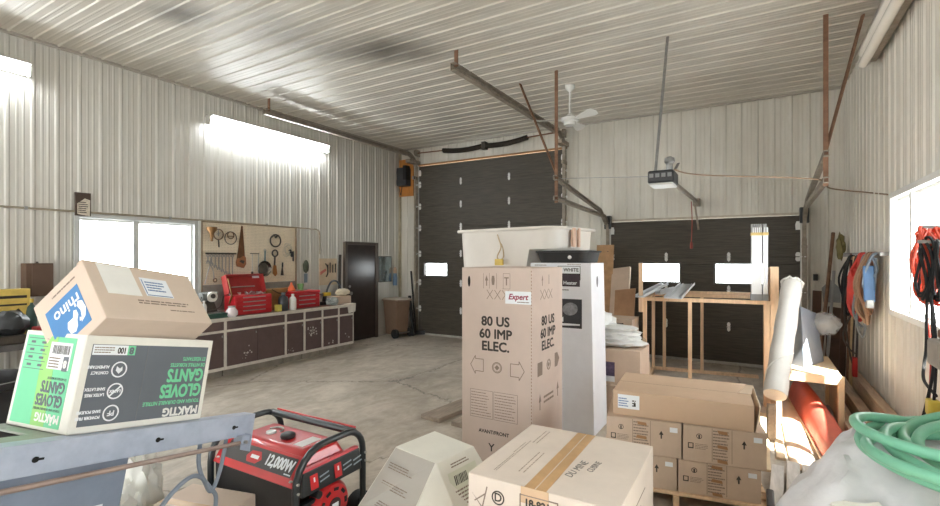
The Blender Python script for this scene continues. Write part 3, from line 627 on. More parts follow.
t=T('coiled_hose','dark flexible hose arching over the end of the counter','hose',(XL+.12,6.8,ZT))
MB().tube(catmull([(0,-.14,0),(.02,-.12,.25),(.02,.0,.42),(.02,.16,.40),(.02,.26,.2),(.02,.28,.02)],7),.018,8).build('hose_length',mat('slate_rubber',(84,90,96),.6),t,smooth=True)
# items on the counter
def chest(loc,rz,L,D,H,name,label,openlid,nd):
    t=T(name,label,'tool chest',loc,rz)
    t_=MB().span((-D,0,0),(0,L,H)); t_.build('body',RED_TOOL,t,bevel=.012)
    h=(H-.03)/nd
    for i in range(nd):
        dr=MB().span((0,.02,.015+h*i+.004),(.014,L-.02,.015+h*(i+1)-.004)).build('drawer',RED_TOOL,t,bevel=.004)
        MB().span((.014,L*.2,.015+h*(i+.62)),(.024,L*.8,.015+h*(i+.62)+.016)).build('pull',CHROME,dr,bevel=.003)
    if openlid:
        M=Matrix.Rotation(math.radians(-17),3,'Y')
        lid=MB(); 
        for c,d in(((-.0,L/2,.15),(.015,L,.30)),((.06,.006,.15),(.12,.012,.30)),((.06,L-.006,.15),(.12,.012,.30)),((.06,L/2,.295),(.12,L,.012))):
            lid.box(V((-D+.01,0,H))+M@V(c),d,M)
        lo=lid.build('lid',mat('red_lid_inside',(166,52,50),.4,var=.15),t,bevel=.004)
        MB().box(V((-D+.01,0,H))+M@V((.02,L*.5,.12)),(.02,L*.6,.015),M).build('tray_bar',CHROME,lo)
        MB().box(V((-D+.01,0,H))+M@V((.02,L*.88,.28)),(.012,.12,.05),M).build('papers',PAPER,lo)
        m=MB(); R=random.Random(3)
        for i in range(14): y=.05+R.random()*(L-.1); x=-D*.15-R.random()*D*.7; m.bar((x,y,H+.0),(x+.08*(R.random()-.5),y+.12*(R.random()-.5),H+.02+.03*R.random()),.02+.02*R.random(),.012)
        m.build('loose_tools',CHROME,t)
        MB().bar((-D*.2,.0,H-.02),(-D+.1,.0,H+.26),.012,.02).bar((-.03,-.02,H+.02),(-.1,-.02,H*.6),.02,.02).build('lid_stay',BRASSY,t)
    else:
        MB().span((-D,-.004,H),(.008,L+.004,H+.05)).build('lid',RED_TOOL,t,bevel=.012)
        MB().span((-D*.55,L*.3,H+.05),(-D*.45,L*.7,H+.075)).build('handle',CHROME,t,bevel=.006)
    return t
chest((-6.80,4.50,ZT),0,.66,.26,.30,'tool_chest','large red tool chest standing open on the workbench',True,4)
chest((-6.86,5.62,ZT),0,.60,.28,.25,'tool_chest','smaller red tool chest, closed, nearer the walk door',False,3)
t=T('bench_grinder','grey bench grinder with white wheel left of the open tool chest','grinder',(-7.05,4.26,ZT))
MB().cyl((0,-.14,.30),(0,.1,.30),.07,n=16).build('motor',mat('grinder_grey',(112,114,110),.5,.2,var=.2),t,smooth=True); MB().cyl((.05,-.0,.30),(.09,-.0,.30),.075,n=24).build('wheel',mat('white_wheel',(222,218,208),.8),t,smooth=True); MB().cyl((.09,0,.31),(.105,0,.31),.035,n=16).build('flange',DKM,t,smooth=True)
MB().hexa([(-.06,-.12,0),(.06,-.12,0),(.06,.12,0),(-.06,.12,0)],[(-.03,-.05,.24),(.03,-.05,.24),(.03,.05,.24),(-.03,.05,.24)]).build('pedestal',DKM,t); MB().tube(catmull([(.05,-.15,.3),(.1,-.2,.2),(.08,-.1,.1),(.1,.1,.14),(.1,.16,.3)],5),.01,6).build('guard_rod',DKM,t,smooth=True)
t=T('parts_tray','dark green tray of parts on the counter below the grinder','tray',(-6.82,4.20,ZT)); MB().hexa([(-.07,-.16,0),(.07,-.16,0),(.07,.17,0),(-.07,.17,0)],[(-.09,-.19,.07),(.09,-.19,.07),(.09,.2,.07),(-.09,.2,.07)]).build('tray',mat('dark_green_tray',(50,84,74),.5),t); MB().blob((0,0,.07),(.06,.13,.02),.2,4,2,2).build('parts',DKM,t)
def bottle(name,label,x,y,r,h,m,cap,capm,group=None):
    t=T(name,label,'bottle',(x,y,ZT)); MB().lathe([(r*.92,0),(r,.01),(r,h*.66),(r*.8,h*.78),(r*.36,h*.86),(r*.36,h*.9)],n=18).build('body',m,t,smooth=True); MB().lathe([(r*.42,h*.9),(r*.42,h),(0,h)],n=14).build('cap',capm,t,smooth=True); return t
bottle('bottle','slim pale spray bottle at the near end of the counter',-6.85,4.06,.035,.26,mat('pale_bottle',(206,206,204),.4),1,WHITE)
t=T('jar','clear round jar of screws in front of the open tool chest','jar',(-6.76,4.43,ZT)); MB().lathe([(.06,0),(.085,.03),(.085,.08),(.05,.13),(.05,.14)],n=18).build('glass_body',mat('jar_glass',(216,206,208),.15,var=.1),t,smooth=True); MB().cyl((0,0,.14),(0,0,.16),.052).build('lid',STEEL,t,smooth=True)
t=T('tool_bag','tan leather tool bag standing behind the dark bottle','bag',(-7.12,5.50,ZT)); MB().hexa([(-.1,-.2,0),(.1,-.2,0),(.1,.2,0),(-.1,.2,0)],[(-.06,-.25,.36),(.06,-.25,.36),(.06,.25,.36),(-.06,.25,.36)]).build('body',mat('tan_leather',(140,104,58),.7,var=.25),t,bevel=.02); MB().tube(catmull([(.07,-.15,.35),(.12,-.05,.28),(.12,.08,.28),(.07,.18,.35)],5),.01,6).build('strap',mat('dark_leather',(82,60,38),.7),t,smooth=True)
bottle('jug','dark oil jug between the two red tool chests',-6.80,5.38,.08,.30,mat('dark_jug',(44,48,52),.35),1,mat('grey_cap',(110,116,118),.5))
bottle('jug','white jug with green foot beside the smaller red chest',-6.77,5.545,.06,.27,WHITE,1,WHITE)
o=MB().span((-6.82,5.22,ZT),(-6.72,5.29,ZT+.11)).build('sponge_box',mat('yellow_box',(196,184,84),.7),bevel=.006); tag(o,'small yellow box between the open chest and the oil jug','box')
t=T('cloth_heap','green and white cloth heap behind the open tool chest','cloth',(-7.16,5.24,ZT)); MB().blob((0,0,.16),(.09,.08,.24),.18,2.5,3,8,flat=0).build('cloth',mat('sage_cloth',(122,140,124),.9,var=.3,scale=10),t,smooth=True)
t=T('funnel','orange plastic funnel standing on the smaller red tool chest','funnel',(-7.02,5.72,ZT+.302)); MB().lathe([(.07,0),(.075,.02),(.02,.11),(.014,.15)],n=16).build('cone',mat('orange_plastic',(222,110,66),.45),t,smooth=True)
t=T('green_cup','green plastic cup standing on the smaller red tool chest','cup',(-7.02,5.92,ZT+.302)); MB().lathe([(.045,0),(.06,.12),(.055,.12),(.04,.01)],n=16).build('cup',mat('green_plastic',(120,170,110),.45),t,smooth=True)
t=T('carton','small tan carton on the counter beside the walk door','carton',(-7.03,6.54,ZT)); MB().span((0,0,0),(.22,.42,.15)).build('body',CARD_TAN,t,bevel=.004); MB().span((0,.18,.15),(.22,.24,.152)).build('tape',TAPE,t)
o=MB().blob((-6.93,6.85,ZT+.22),(.07,.17,.07),.15,2.5,3,6,flat=ZT+.152).build('paper_sack',mat('cream_sack',(222,212,190),.85,var=.12),smooth=True); tag(o,'cream paper sack lying on the small tan carton','sack')
t=T('cordless_drill','yellow and black cordless drill beside the smaller red chest','drill',(-6.98,6.42,ZT+.0)); MB().bar((0,-.02,.2),(0,.16,.2),.06,.07).build('body',mat('drill_yellow',(216,178,48),.45),t,bevel=.015); MB().bar((0,.02,.18),(.0,.0,.06),.04,.05).span((-.04,-.06,0),(.04,.07,.06)).build('grip_and_battery',BLACK,t,bevel=.008); MB().cyl((0,-.02,.2),(0,-.1,.2),.025,r2=.012).build('chuck',DKM,t,smooth=True)
o=MB().blob((-6.80,6.47,ZT+.07),(.08,.12,.08),.2,3,3,12,flat=ZT+.001).build('rag_heap',mat('grey_rag',(170,176,172),.9,var=.3,scale=14),smooth=True); tag(o,'grey crumpled rag on the counter right of the smaller red chest','rag')
# mirror, bag, bin
t=T('wall_mirror','pale mirror panel on the wall above the brown wheelie bin','mirror',(XL+.03,8.30,1.22)); MB().span((0,0,0),(.012,.42,.56)).build('glass',mat('mirror_face',(176,190,196),.12,.85,var=.25,scale=3),t); MB().span((-.006,-.012,-.012),(.008,.432,.572)).build('backing',DKM,t)
t=T('spray_bottle','tan and blue bottle hanging on the wall above the bin','bottle',(XL+.1,8.78,1.12)); MB().lathe([(.05,0),(.055,.18),(.04,.28)],n=14).build('body',mat('slate_blue_bottle',(98,122,146),.5),t,smooth=True); MB().lathe([(.04,.28),(.045,.36),(.02,.42),(0,.42)],n=14).build('top',mat('tan_top',(176,146,120),.6),t,smooth=True)
BIN=mat('brown_bin_plastic',(122,98,80),.5,var=.08)
t=T('wheelie_bin','brown wheelie bin standing between walk door and tall garage door','bin',(-6.93,8.5,0),math.radians(-100))
MB().hexa([(-.17,-.18,.06),(.17,-.18,.06),(.17,.17,.06),(-.17,.17,.06)],[(-.21,-.23,.82),(.21,-.23,.82),(.21,.22,.82),(-.21,.22,.82)]).build('body',BIN,t,bevel=.02)
MB().span((-.225,-.25,.80),(.225,.24,.83)).build('rim',BIN,t,bevel=.01)
MB().hexa([(-.23,-.26,.831),(.23,-.26,.831),(.23,.25,.831),(-.23,.25,.831)],[(-.19,-.22,.865),(.19,-.22,.865),(.19,.23,.865),(-.19,.23,.865)]).build('lid',mat('dusty_bin_lid',(170,158,142),.6),t,bevel=.015)
MB().cyl((-.18,.29,.82),(.18,.29,.82),.016).bar((-.16,.2,.81),(-.16,.29,.82),.04,.03).bar((.16,.2,.81),(.16,.29,.82),.04,.03).build('handle',BIN,t)
for s in(-1,1): MB().cyl((s*.19,.2,.1),(s*.25,.2,.1),.1,n=24).build('wheel',RUBBER,t,smooth=True)
MB().cyl((-.24,.2,.1),(.24,.2,.1),.012).build('axle',STEEL,t)
M=fr((0,-.279,.74),(1,0,0),(0,.07,.8)); quad(fr((0,-.2285,.70),(1,0,0),(0,-.0658,1)),-.12,.12,-.035,.0).build('sticker',PAPER,t); lines(MB(),fr((0,-.2345,.745),(1,0,0),(0,-.0658,1)),-.08,.08,-.02,.03,2,seed=77,w=.6).build('printed_mark',PAPER,t)
t=T('push_broom','black push broom leaning in the corner beside the bin','broom',(-6.80,8.78,0)); MB().bar((.12,.1,.03),(-.1,.2,1.45),.03,.03).build('handle',BLACK,t); MB().bar((-.05,.0,.06),(.3,.2,.06),.07,.08).build('head',BLACK,t)
t=T('folding_stand','dark folded stand leaning on the far side of the bin','stand',(-6.66,8.62,0)); MB().bar((.1,0,.02),(-.1,.1,.9),.03,.05).bar((.02,.14,.02),(-.1,.14,.9),.03,.05).bar((.07,.02,.3),(.02,.13,.3),.02,.02).build('frame',BLACK,t)
# far left, past the window
t=T('wall_cabinet','small brown wooden box fixed on the wall left of the window','cabinet',(XL+.02,2.17,1.30)); MB().span((0,0,0),(.16,.25,.38)).build('body',mat('brown_box_wood',(98,76,62),.7,var=.15),t,bevel=.004); MB().span((.16,.05,.01),(.176,.245,.37)).build('door',mat('brown_box_door',(96,74,60),.65,var=.15),t,bevel=.004); MB().lathe([(.0,0),(.014,.0),(.012,.02)],(.09,.12,.38),8).build('hook',DKM,t)
t=T('workbench','dark steel workbench against the left wall under the small brown wall box','workbench',(XL+.1,.6,0)); MB().span((0,0,.80),(.75,2.6,.86)).build('top',mat('oily_bench_top',(92,90,90),.5,.2,var=.25),t,bevel=.006)
for x,y in((.06,.1),(.68,.1),(.06,2.5),(.68,2.5)): MB().span((x-.04,y-.04,0),(x+.04,y+.04,.8)).build('leg',DKM,t)
MB().span((0,.05,.25),(.74,2.55,.28)).build('shelf',DKM,t)
t=T('bench_vise','dark pipe vise lying on the steel workbench beside the printed yellow carton','vise',(XL+.72,1.72,.86))
MB().cyl((-.05,-.55,.16),(-.05,.12,.16),.075,n=18).build('barrel',mat('vise_grey',(66,68,70),.4,.4,var=.2),t,smooth=True); MB().span((-.18,-.1,0),(.1,.28,.09)).build('base',DKM,t,bevel=.015); MB().blob((-.04,.18,.2),(.11,.14,.14),.12,2,3,3).build('jaw',mat('vise_dark',(52,54,56),.45,.3,var=.2),t,smooth=True); MB().span((.0,-.35,.13),(.03,-.17,.2)).build('rating_plate',PAPER,t)
t=T('poster_box','yellow and black printed carton standing on the steel workbench','carton',(XL+.25,1.75,.862)); MB().span((0,0,0),(.12,.40,.54)).build('body',mat('yellow_card',(214,186,96),.7,var=.15),t,bevel=.004)
M=fr((.1205,0,0),(0,1,0),(0,0,1)); MB().prism([(.04,.14),(.12,.3),(.2,.26),(.3,.33),(.37,.22),(.26,.16),(.16,.2),(.1,.12)],M,.001).span((.1205,.03,.44),(.1215,.37,.47)).span((.1205,.03,.36),(.1215,.37,.38)).build('printed_figure',mat('near_black_print',(46,40,34),.7),t); MB().prism([(.14,.22),(.2,.29),(.27,.26),(.2,.2)],fr((.1217,0,0),(0,1,0),(0,0,1)),.001).build('printed_highlight',PAPER,t)
bottle('oil_can','dark green oil can on the steel workbench beside the vise',XL+.36,2.16,.05,.42,mat('dark_green_can',(40,70,62),.4),1,mat('yellow_cap',(206,180,70),.5))
o=MB().span((XL+.55,2.10,.862),(XL+.72,2.32,1.0)).build('red_case',mat('dark_red_case',(150,40,44),.5),bevel=.015); tag(o,'small red case on the end of the steel workbench','case')
t=T('plastic_drum','black open plastic drum standing before the dark steel workbench','drum',(-4.35,1.05,0)); MB().lathe([(.25,0),(.28,.02),(.30,.5),(.29,.52),(.31,.9),(.325,.91),(.325,.95),(.295,.95),(.28,.6),(.25,.04),(0,.04)],n=36).build('barrel',BLACK,t,smooth=True)
# ------------------------------------------------------------------ foreground left: steel bench, glove carton, tilted carton
ex=V((-.177,.965,-.193)).normalized(); ey=V((-.984,-.18,.005)); ey=(ey-ex*ey.dot(ex)).normalized(); ez=ex.cross(ey)
TM=Matrix((ex,ey,ez)).transposed().to_4x4(); TM.translation=V((-2.337,.834,1.034))
t=T('steel_bench','tilted blue-grey steel bench with slotted front rail, under the glove carton','bench',M=TM)
MB().span((-.75,-.05,-.115),(.944,-.045,-.001)).span((-.75,-.045,-.009),(.944,.03,-.001)).span((-.75,-.045,-.115),(.944,.0,-.109)).build('front_rail',BLUEGREY,t,bevel=.002)
MB().span((-.75,.03,-.012),(-.06,.13,-.002)).span((-.06,.03,-.012),(.62,.42,-.002)).build('top_plate',mat('dusty_grey_green_plate',(146,150,140),.5,.2,var=.2,scale=7),t,bevel=.002)
for x in(-.12,.36,.80):
    m=MB(); M=fr((x,-.0505,-.06),(1,0,0),(0,0,1)); m.prism([(.012*math.cos(a),.011*math.sin(a)) for a in [2*PI*i/14 for i in range(14)]],M,.0008).prism([(0,-.005),(.028,-.004),(.028,.004),(0,.005)],M,.0008).build('keyhole_slot',mat('slot_shadow_hole',(20,20,20),.9),t)
MB().span((-.75,.032,-.60),(.30,.40,-.115)).build('cabinet_body',mat('slate_blue_enamel',(128,140,160),.42,.2,var=.1),t,bevel=.006)
for x in(-.66,.2):
    for y in(.08,.35): MB().span((x-.03,y-.02,-1.15),(x+.03,y+.02,-.60)).build('leg',mat('slate_blue_enamel',(0,0,0)),t)
MB().span((.08,.0305,-.40),(.22,.0325,-.31)).build('label_plate',PAPER,t)
MB().cyl((-.75,-.075,-.148),(.87,-.075,-.14),.011,n=12).build('pipe_rail',mat('brownish_pipe',(168,150,142),.35,.5,var=.15),t,smooth=True)
MB().span((.83,-.09,-.152),(.885,-.03,-.105)).span((.885,-.1,-.19),(.89,-.03,-.1)).build('rail_bracket',BLUEGREY,t,bevel=.003)
MB().cyl((.85,-.105,-.135),(.85,-.05,-.135),.009,n=8).build('bolt',CHROME,t,smooth=True)
# glove carton
gx,gy,gz=.619,.394,.393
WCARD=mat('white_carton',(228,226,218),.7,var=.05); GRN=mat('mint_print',(116,206,158),.7,var=.04); GRN2=mat('lime_print',(150,206,120),.7,var=.04); SLATE=mat('slate_print',(98,104,112),.6,var=.05)
t=T('glove_carton','white, mint and slate glove carton printed upside down, on the steel bench','carton',M=TM)
w=.006
MB().span((0,0,0),(gx,w,gz)).span((0,gy-w,0),(gx,gy,gz)).span((0,w,0),(w,gy-w,gz)).span((gx-w,w,0),(gx,gy-w,gz)).span((0,0,0),(gx,gy,w)).build('body',WCARD,t,bevel=.002)
MF=fr((0,-.0004,0),(1,0,0),(0,0,1)); quad(MF,.028,gx-.024,.028,gz-.035).build('dark_panel',SLATE,t)
F1=lambda u,v,d=.0016: fr((u*gx,-d,v*gz),(-1,0,0),(0,0,-1))
txt('MÄKTIG',t,WHITE,.052,F1(.95,.135),sx=1.0,bold=.0022,align='LEFT',label='white brand lettering printed upside down')
txt('TOUGH AND DURABLE NITRILE',t,GRN,.024,F1(.95,.245),sx=.86,bold=.0006,align='LEFT')
txt('GLOVES',t,GRN,.083,F1(.95,.385),sx=.74,bold=.003,align='LEFT',label='mint GLOVES lettering printed upside down')
txt('GANTS',t,GRN,.083,F1(.95,.57),sx=.74,bold=.003,align='LEFT',label='mint GANTS lettering printed upside down')
txt('DE NITRILE ROBUSTES',t,GRN,.024,F1(.95,.69),sx=.8,bold=.0006,align='LEFT'); txt('ET RÉSISTANTS',t,GRN,.024,F1(.95,.765),sx=.8,bold=.0006,align='LEFT')
for k,(v,tx) in enumerate(((.645,('CONTACT','ALIMENTAIRE')),(.415,('LATEX FREE','SANS LATEX')),(.185,('POWDER FREE','SANS POUDRE')))):
    m=ring2(MB(),fr((0,-.0014,0),(1,0,0),(0,0,1)),(.25*gx,v*gz),.034,.006); M=fr((.25*gx,-.0014,v*gz),(1,0,0),(0,0,1))
    if k==0: m.prism([(-.012,.014),(-.014,-.004),(0,-.018),(.014,-.004),(.012,.012),(.002,.004)],M,.0006)
    if k==1: m.prism([(-.024,-.018),(-.019,-.023),(.024,.018),(.019,.023)],M,.0006)
    m.build('round_symbol',PAPER,t)
    if k: txt(('','LATEX','PF')[k],t,PAPER,(.0,.016,.03)[k],F1(.25,v),bold=.0008)
    txt(tx[0],t,PAPER,.017,F1(.18,v-.03),sx=.85,bold=.0006,align='LEFT'); txt(tx[1],t,PAPER,.017,F1(.18,v+.03),sx=.85,bold=.0006,align='LEFT')
m=MB()
quad(fr((0,-.0013,0),(1,0,0),(0,0,1)),.05*gx,.285*gx,.80*gz,.905*gz).build('white_label',PAPER,t); quad(fr((0,-.0013,0),(1,0,0),(0,0,1)),.285*gx,.34*gx,.80*gz,.905*gz).build('green_label',GRN,t)
txt('8',t,SLATE,.04,F1(.3125,.852,.0024),bold=.002); txt('100',t,INK,.036,F1(.245,.852,.0024),sx=.7,bold=.001); lines(MB(),fr((0,-.0022,0),(1,0,0),(0,0,1)),.06*gx,.2*gx,.815*gz,.89*gz,3,seed=4).build('printed_text',INK_SOFT,t)
MB().span((.435*gx,-.0022,.028),(.438*gx,-.0012,gz-.035)).build('panel_seam',mat('seam_grey',(112,116,118),.7),t)
# end face x=0
ME=lambda d=.0004: fr((-d,gy,0),(0,-1,0),(0,0,1))
quad(ME(),.05*gy,.86*gy,.04*gz,.955*gz).build('mint_panel',GRN,t)
m=MB().prism([(.40*gy,.04*gz),(.62*gy,.04*gz),(.56*gy,.955*gz),(.34*gy,.955*gz)],ME(.0013),.0005); m.build('lime_panel',GRN2,t)
E1=lambda w,v,d=.0026: fr((-d,gy*(1-w),v*gz),(0,1,0),(0,0,-1))
txt('MÄKTIG',t,WHITE,.046,E1(.84,.135),sx=.9,bold=.002,align='LEFT'); txt('TOUGH AND DURABLE NITRILE',t,SLATE,.014,E1(.83,.215),sx=.85,align='LEFT')
txt('GLOVES',t,SLATE,.062,E1(.83,.31),sx=.74,bold=.002,align='LEFT'); txt('GANTS',t,SLATE,.062,E1(.83,.445),sx=.74,bold=.002,align='LEFT'); txt('DE NITRILE ROBUSTES',t,SLATE,.014,E1(.83,.53),sx=.85,align='LEFT')
quad(ME(.002),.47*gy,.82*gy,.62*gz,.90*gz).build('white_label',PAPER,t)
m=MB(); R=random.Random(5); x=.52
while x<.78: wd=.004+.008*R.random(); m.prism([(x*gy,.78*gz),((x+wd)*gy,.78*gz),((x+wd)*gy,.87*gz),(x*gy,.87*gz)],ME(.003),.0005); x+=wd+.006+.006*R.random()
m.build('barcode',INK,t)
lines(MB(),ME(.003),.49*gy,.68*gy,.63*gz,.75*gz,4,seed=8).build('printed_text',INK_SOFT,t); quad(ME(.003),.72*gy,.80*gy,.61*gz,.76*gz).build('dark_label',SLATE,t); txt('8',t,WHITE,.04,E1(.76,.685,.0042),bold=.002)
m=MB()
for k in range(5): m.prism([(.08*gy,(.6+.08*k)*gz),(.42*gy,(.6+.08*k)*gz),(.42*gy,(.606+.08*k)*gz),(.08*gy,(.606+.08*k)*gz)],ME(.002),.0005)
for k in range(4):
    for q in(.13,.31): m.prism([(q*gy,(.63+.08*k)*gz),((q+.07)*gy,(.63+.08*k)*gz),((q+.07)*gy,(.655+.08*k)*gz),(q*gy,(.655+.08*k)*gz)],ME(.002),.0005)
m.build('size_table',SLATE,t)
# tilted carton sunk in the open top
rx,ry,rz_=.538,.325,.314
c0,c1,c2=V((-.216,.962,-.169)),V((-.713,-.274,-.646)),V((-.667,-.019,.744))
c0.normalize(); c1=(c1-c0*c1.dot(c0)).normalized(); c2=c0.cross(c1)
RM=Matrix((c0,c1,c2)).transposed().to_4x4(); RM.translation=V((-2.274,.945,1.492))
t=T('rhino_carton','brown carton with blue animal print, tipped on edge in the glove carton','carton',M=RM)
MB().span((0,0,0),(rx,ry,rz_)).build('body',mat('rosy_cardboard',(212,194,178),.85,var=.05,scale=5),t,bevel=.004)
MB().span((-.002,-.002,rz_*.985),(rx+.002,.03,rz_+.002)).build('edge_tape',mat('clear_tape_sheen',(206,186,166),.25,var=.04),t)
EM=lambda d: fr((-d,0,rz_),(0,1,0),(0,0,-1))      # x along +y, y down the face, facing out of the end
BLUE=mat('blue_print',(66,126,184),.7,var=.05)
quad(EM(.0005),.21*ry,.85*ry,.24*rz_,.86*rz_).build('blue_panel',BLUE,t)
txt('rhino',t,PAPER,.074,EM(.0018)@Matrix.Translation((.49*ry,.42*rz_,0)),bold=.0014)
m=MB(); M=EM(.0018)@Matrix.Translation((.42*ry,.66*rz_,0))@Matrix.Rotation(.35,4,'Z')@Matrix.Scale(.78,4)
m.prism([(-.095,-.03),(-.085,.02),(-.05,.05),(-.01,.052),(-.03,.03),(-.05,.0),(-.052,-.04),(-.075,-.055)],M,.0006)
m.prism([(-.02,-.045),(.01,-.02),(.05,-.035),(.075,-.01),(.08,.03),(.05,.052),(.02,.04),(.0,.015),(-.025,.0),(-.035,-.03)],M,.0006).prism([(-.02,.02),(-.005,.035),(-.02,.05),(-.03,.035)],M,.0006)
m.build('animal_emblem',PAPER,t,label='white animal emblem on blue square')
TFm=lambda d: fr((0,-d,0),(1,0,0),(0,0,1))
quad(TFm(.0005),.10*rx,.39*rx,.44*rz_,.985*rz_).build('white_label',mat('tape_label',(240,239,235),.4,var=.05),t)
quad(TFm(.0006),.435*rx,.70*rx,.46*rz_,.82*rz_).build('shipping_label',mat('shipping_paper',(236,240,246),.6,var=.02),t)
BI=mat('blue_ink',(110,136,178),.7)
m=MB(); M=TFm(.0018); m.prism([(.445*rx,.47*rz_),(.69*rx,.47*rz_),(.69*rx,.485*rz_),(.445*rx,.485*rz_)],M,.0006).prism([(.445*rx,.5*rz_),(.452*rx,.5*rz_),(.452*rx,.78*rz_),(.445*rx,.78*rz_)],M,.0006); lines(m,M,.47*rx,.66*rx,.55*rz_,.76*rz_,4,seed=3); m.build('printed_text',BI,t)
R1=lambda u,v: fr((u*rx,-.0008,v*rz_),(-1,0,0),(0,0,-1))
m=MB(); lines(m,TFm(.0006),.33*rx,.90*rx,.29*rz_,.38*rz_,2,w=.5,seed=9); m.build('printed_text',INK_SOFT,t); lines(MB(),TFm(.0006),.6*rx,.95*rx,.19*rz_,.23*rz_,1,seed=2).build('printed_text',INK_SOFT,t)
lines(MB(),EM(.0006),.2*ry,.8*ry,.10*rz_,.15*rz_,1,seed=6).build('printed_text',INK_SOFT,t)
# ------------------------------------------------------------------ generator
t=T('generator','red and black 12,000W portable generator with tubular frame on the floor','generator',(-2.93,1.78,0))
L,D,H=.78,.52,.67
def loop(x):
    P=[(x,0,.05),(x,0,H-.2)]+[(x,.2-.2*math.cos(a),H-.2+.2*math.sin(a)) for a in [PI/2*i/6 for i in range(1,7)]]+[(x,D-.14+.14*math.sin(a),H-.14+.14*math.cos(a)) for a in [PI/2*i/6 for i in range(7)]]+[(x,D,.05)]
    return MB().tube(P,.02,10)
fo=loop(L).build('frame_end',BLACK_METAL,t,smooth=True); fo=loop(0).build('frame_end',BLACK_METAL,t,smooth=True)
for y,z,r in((0,.09,.018),(D,.09,.018),(D-.075,H-.012,.022),(D,H-.2,.015)): MB().cyl((0,y,z),(L,y,z),r,n=10).build('frame_rail',BLACK_METAL,t,smooth=True)
MB().bar((.02,D-.045,H-.01),(L-.02,D-.045,H-.01),.012,.04).build('red_top_rail',RED,t,bevel=.003)
MB().hexa([(.03,.07,.50),(L-.05,.07,.50),(L-.05,D-.07,.50),(.03,D-.07,.50)],[(.09,.13,.62),(L-.10,.13,.62),(L-.10,D-.12,.62),(.09,D-.12,.62)]).build('fuel_tank',RED,t,bevel=.035,smooth=True,seg=4)
for x in(.58,): MB().bar((x,.18,.619),(x+.0,D-.19,.619),.08,.006).build('tank_stripe',mat('white_gloss_decal',(216,206,204),.35),t,bevel=.003)
MB().lathe([(.0,.0),(.042,0),(.046,.01),(.043,.024),(.03,.03),(0,.03)],(.42,.24,.62),20).build('fuel_cap',BLACK,t,smooth=True)
MB().lathe([(.0,.0),(.032,0),(.03,.012),(0,.014)],(.26,.24,.62),16).build('fuel_gauge',CHROME,t,smooth=True); MB().tube([(.26+.05*math.cos(a),.27+.05*math.sin(a),.63) for a in [PI*i/8 for i in range(9)]],.006,6).build('lifting_loop',CHROME,t,smooth=True)
# sloped front fascia
p0,p1=V((0,.0,.475)),V((0,.10,.605)); u=(p1-p0).normalized()
FM=fr((0.02,p0.y,p0.z),(1,0,0),u)
FM2=FM.copy(); nrm=FM2.to_3x3()@V((0,0,1))
MB().prism([(0,0),(L-.045,0),(L-.045,.168),(0,.168)],fr(V((0.02,p0.y,p0.z))-nrm*.012,(1,0,0),u),.012).build('front_fascia',RED,t,bevel=.004)
FD=fr(V((0.02,p0.y,p0.z))+nrm*.0005,(1,0,0),u)
quad(FD,.06,.68,.045,.15).build('black_decal',mat('decal_black',(58,54,54),.4),t)
FT=fr(V((0.02,p0.y,p0.z))+nrm*.0018,(1,0,0),u)
txt('12,000W',t,PAPER,.085,FT@Matrix.Translation((.55,.10,0)),sx=.74,bold=.003,label='white 12,000W lettering')
lines(MB(),FT,.62,.69,.05,.065,1).build('printed_text',PAPER,t); MB().prism([(.28,.06),(.36,.06),(.40,.09),(.37,.13),(.29,.125),(.26,.09)],FT,.0006).build('red_emblem',RED,t); MB().prism([(.3,.085),(.37,.085),(.37,.105),(.3,.105)],fr(V((0.02,p0.y,p0.z))+nrm*.0026,(1,0,0),u),.0006).build('emblem_band',PAPER,t)
for x in(.03,L-.08): MB().lathe([(0,0),(.012,0),(.01,.006),(0,.007)],V((0.02,p0.y,p0.z))+nrm*.001+V((x,0,0))+u*.03,10).build('screw',CHROME,t)
MB().span((.02,.015,.10),(L-.03,.03,.47)).build('front_shroud',BLACK,t,bevel=.008); MB().prism([(.33,.02),(.41,.05),(.43,.08),(.36,.07)],fr((.1,.0145,.2),(1,0,0),(0,0,1)),.001).build('shroud_emblem',mat('gloss_black',(14,14,14),.2),t)
MB().span((.03,.012,.12),(L-.05,.02,.2)).build('shroud_step',mat('charcoal_shroud',(58,60,62),.5),t,bevel=.004)
# engine mass, end control panel
MB().span((.06,.06,.08),(L-.16,D-.08,.5)).build('engine_block',mat('engine_dark',(44,44,46),.5,.3,var=.2),t,bevel=.03)
MB().hexa([(L-.05,.03,.42),(L+.02,.03,.42),(L+.02,D-.03,.42),(L-.05,D-.03,.42)],[(L-.05,.05,.545),(L-.0,.05,.545),(L-.0,D-.03,.545),(L-.05,D-.03,.545)]).build('end_panel',BLACK_METAL,t,bevel=.006)
uE=V((-.02,0.02,.125)).normalized(); EMx=fr((L+.0208,0,.42),(0,1,0),uE)
for y in(.09,.27):
    sw=quad(EMx,y,y+.055,.02,.10,.004).build('rocker_switch',RED,t,bevel=.002); quad(fr((L+.0255,0,.42),(0,1,0),uE),y+.022,y+.033,.06,.085,.001).build('switch_mark',PAPER,sw)
for y in(.16,.34,.425):
    for k in range(2): MB().prism([(y,.04+.026*k),(y+.07,.05+.026*k),(y+.07,.058+.026*k),(y,.048+.026*k)],EMx,.001).build('vent_slot',mat('pale_slot',(150,166,176),.5),t)
MB().span((L-.03,.04,.545),(L+.0,D-.04,.56)).build('red_edge',mat('pink_red_strip',(206,76,84),.35),t,bevel=.003)
for k in range(6): MB().span((L-.045,.03,.17+.035*k),(L-.01,.16,.19+.035*k)).build('louvre',BLACK_METAL,t)
XM=Matrix.Rotation(PI/2,3,'Y')
MB().lathe([(.0,.0),(.135,.0),(.135,.05),(.115,.075),(.06,.085),(0,.085)],(L-.06,.26,.29),32,XM).build('recoil_starter',RED,t,smooth=True)
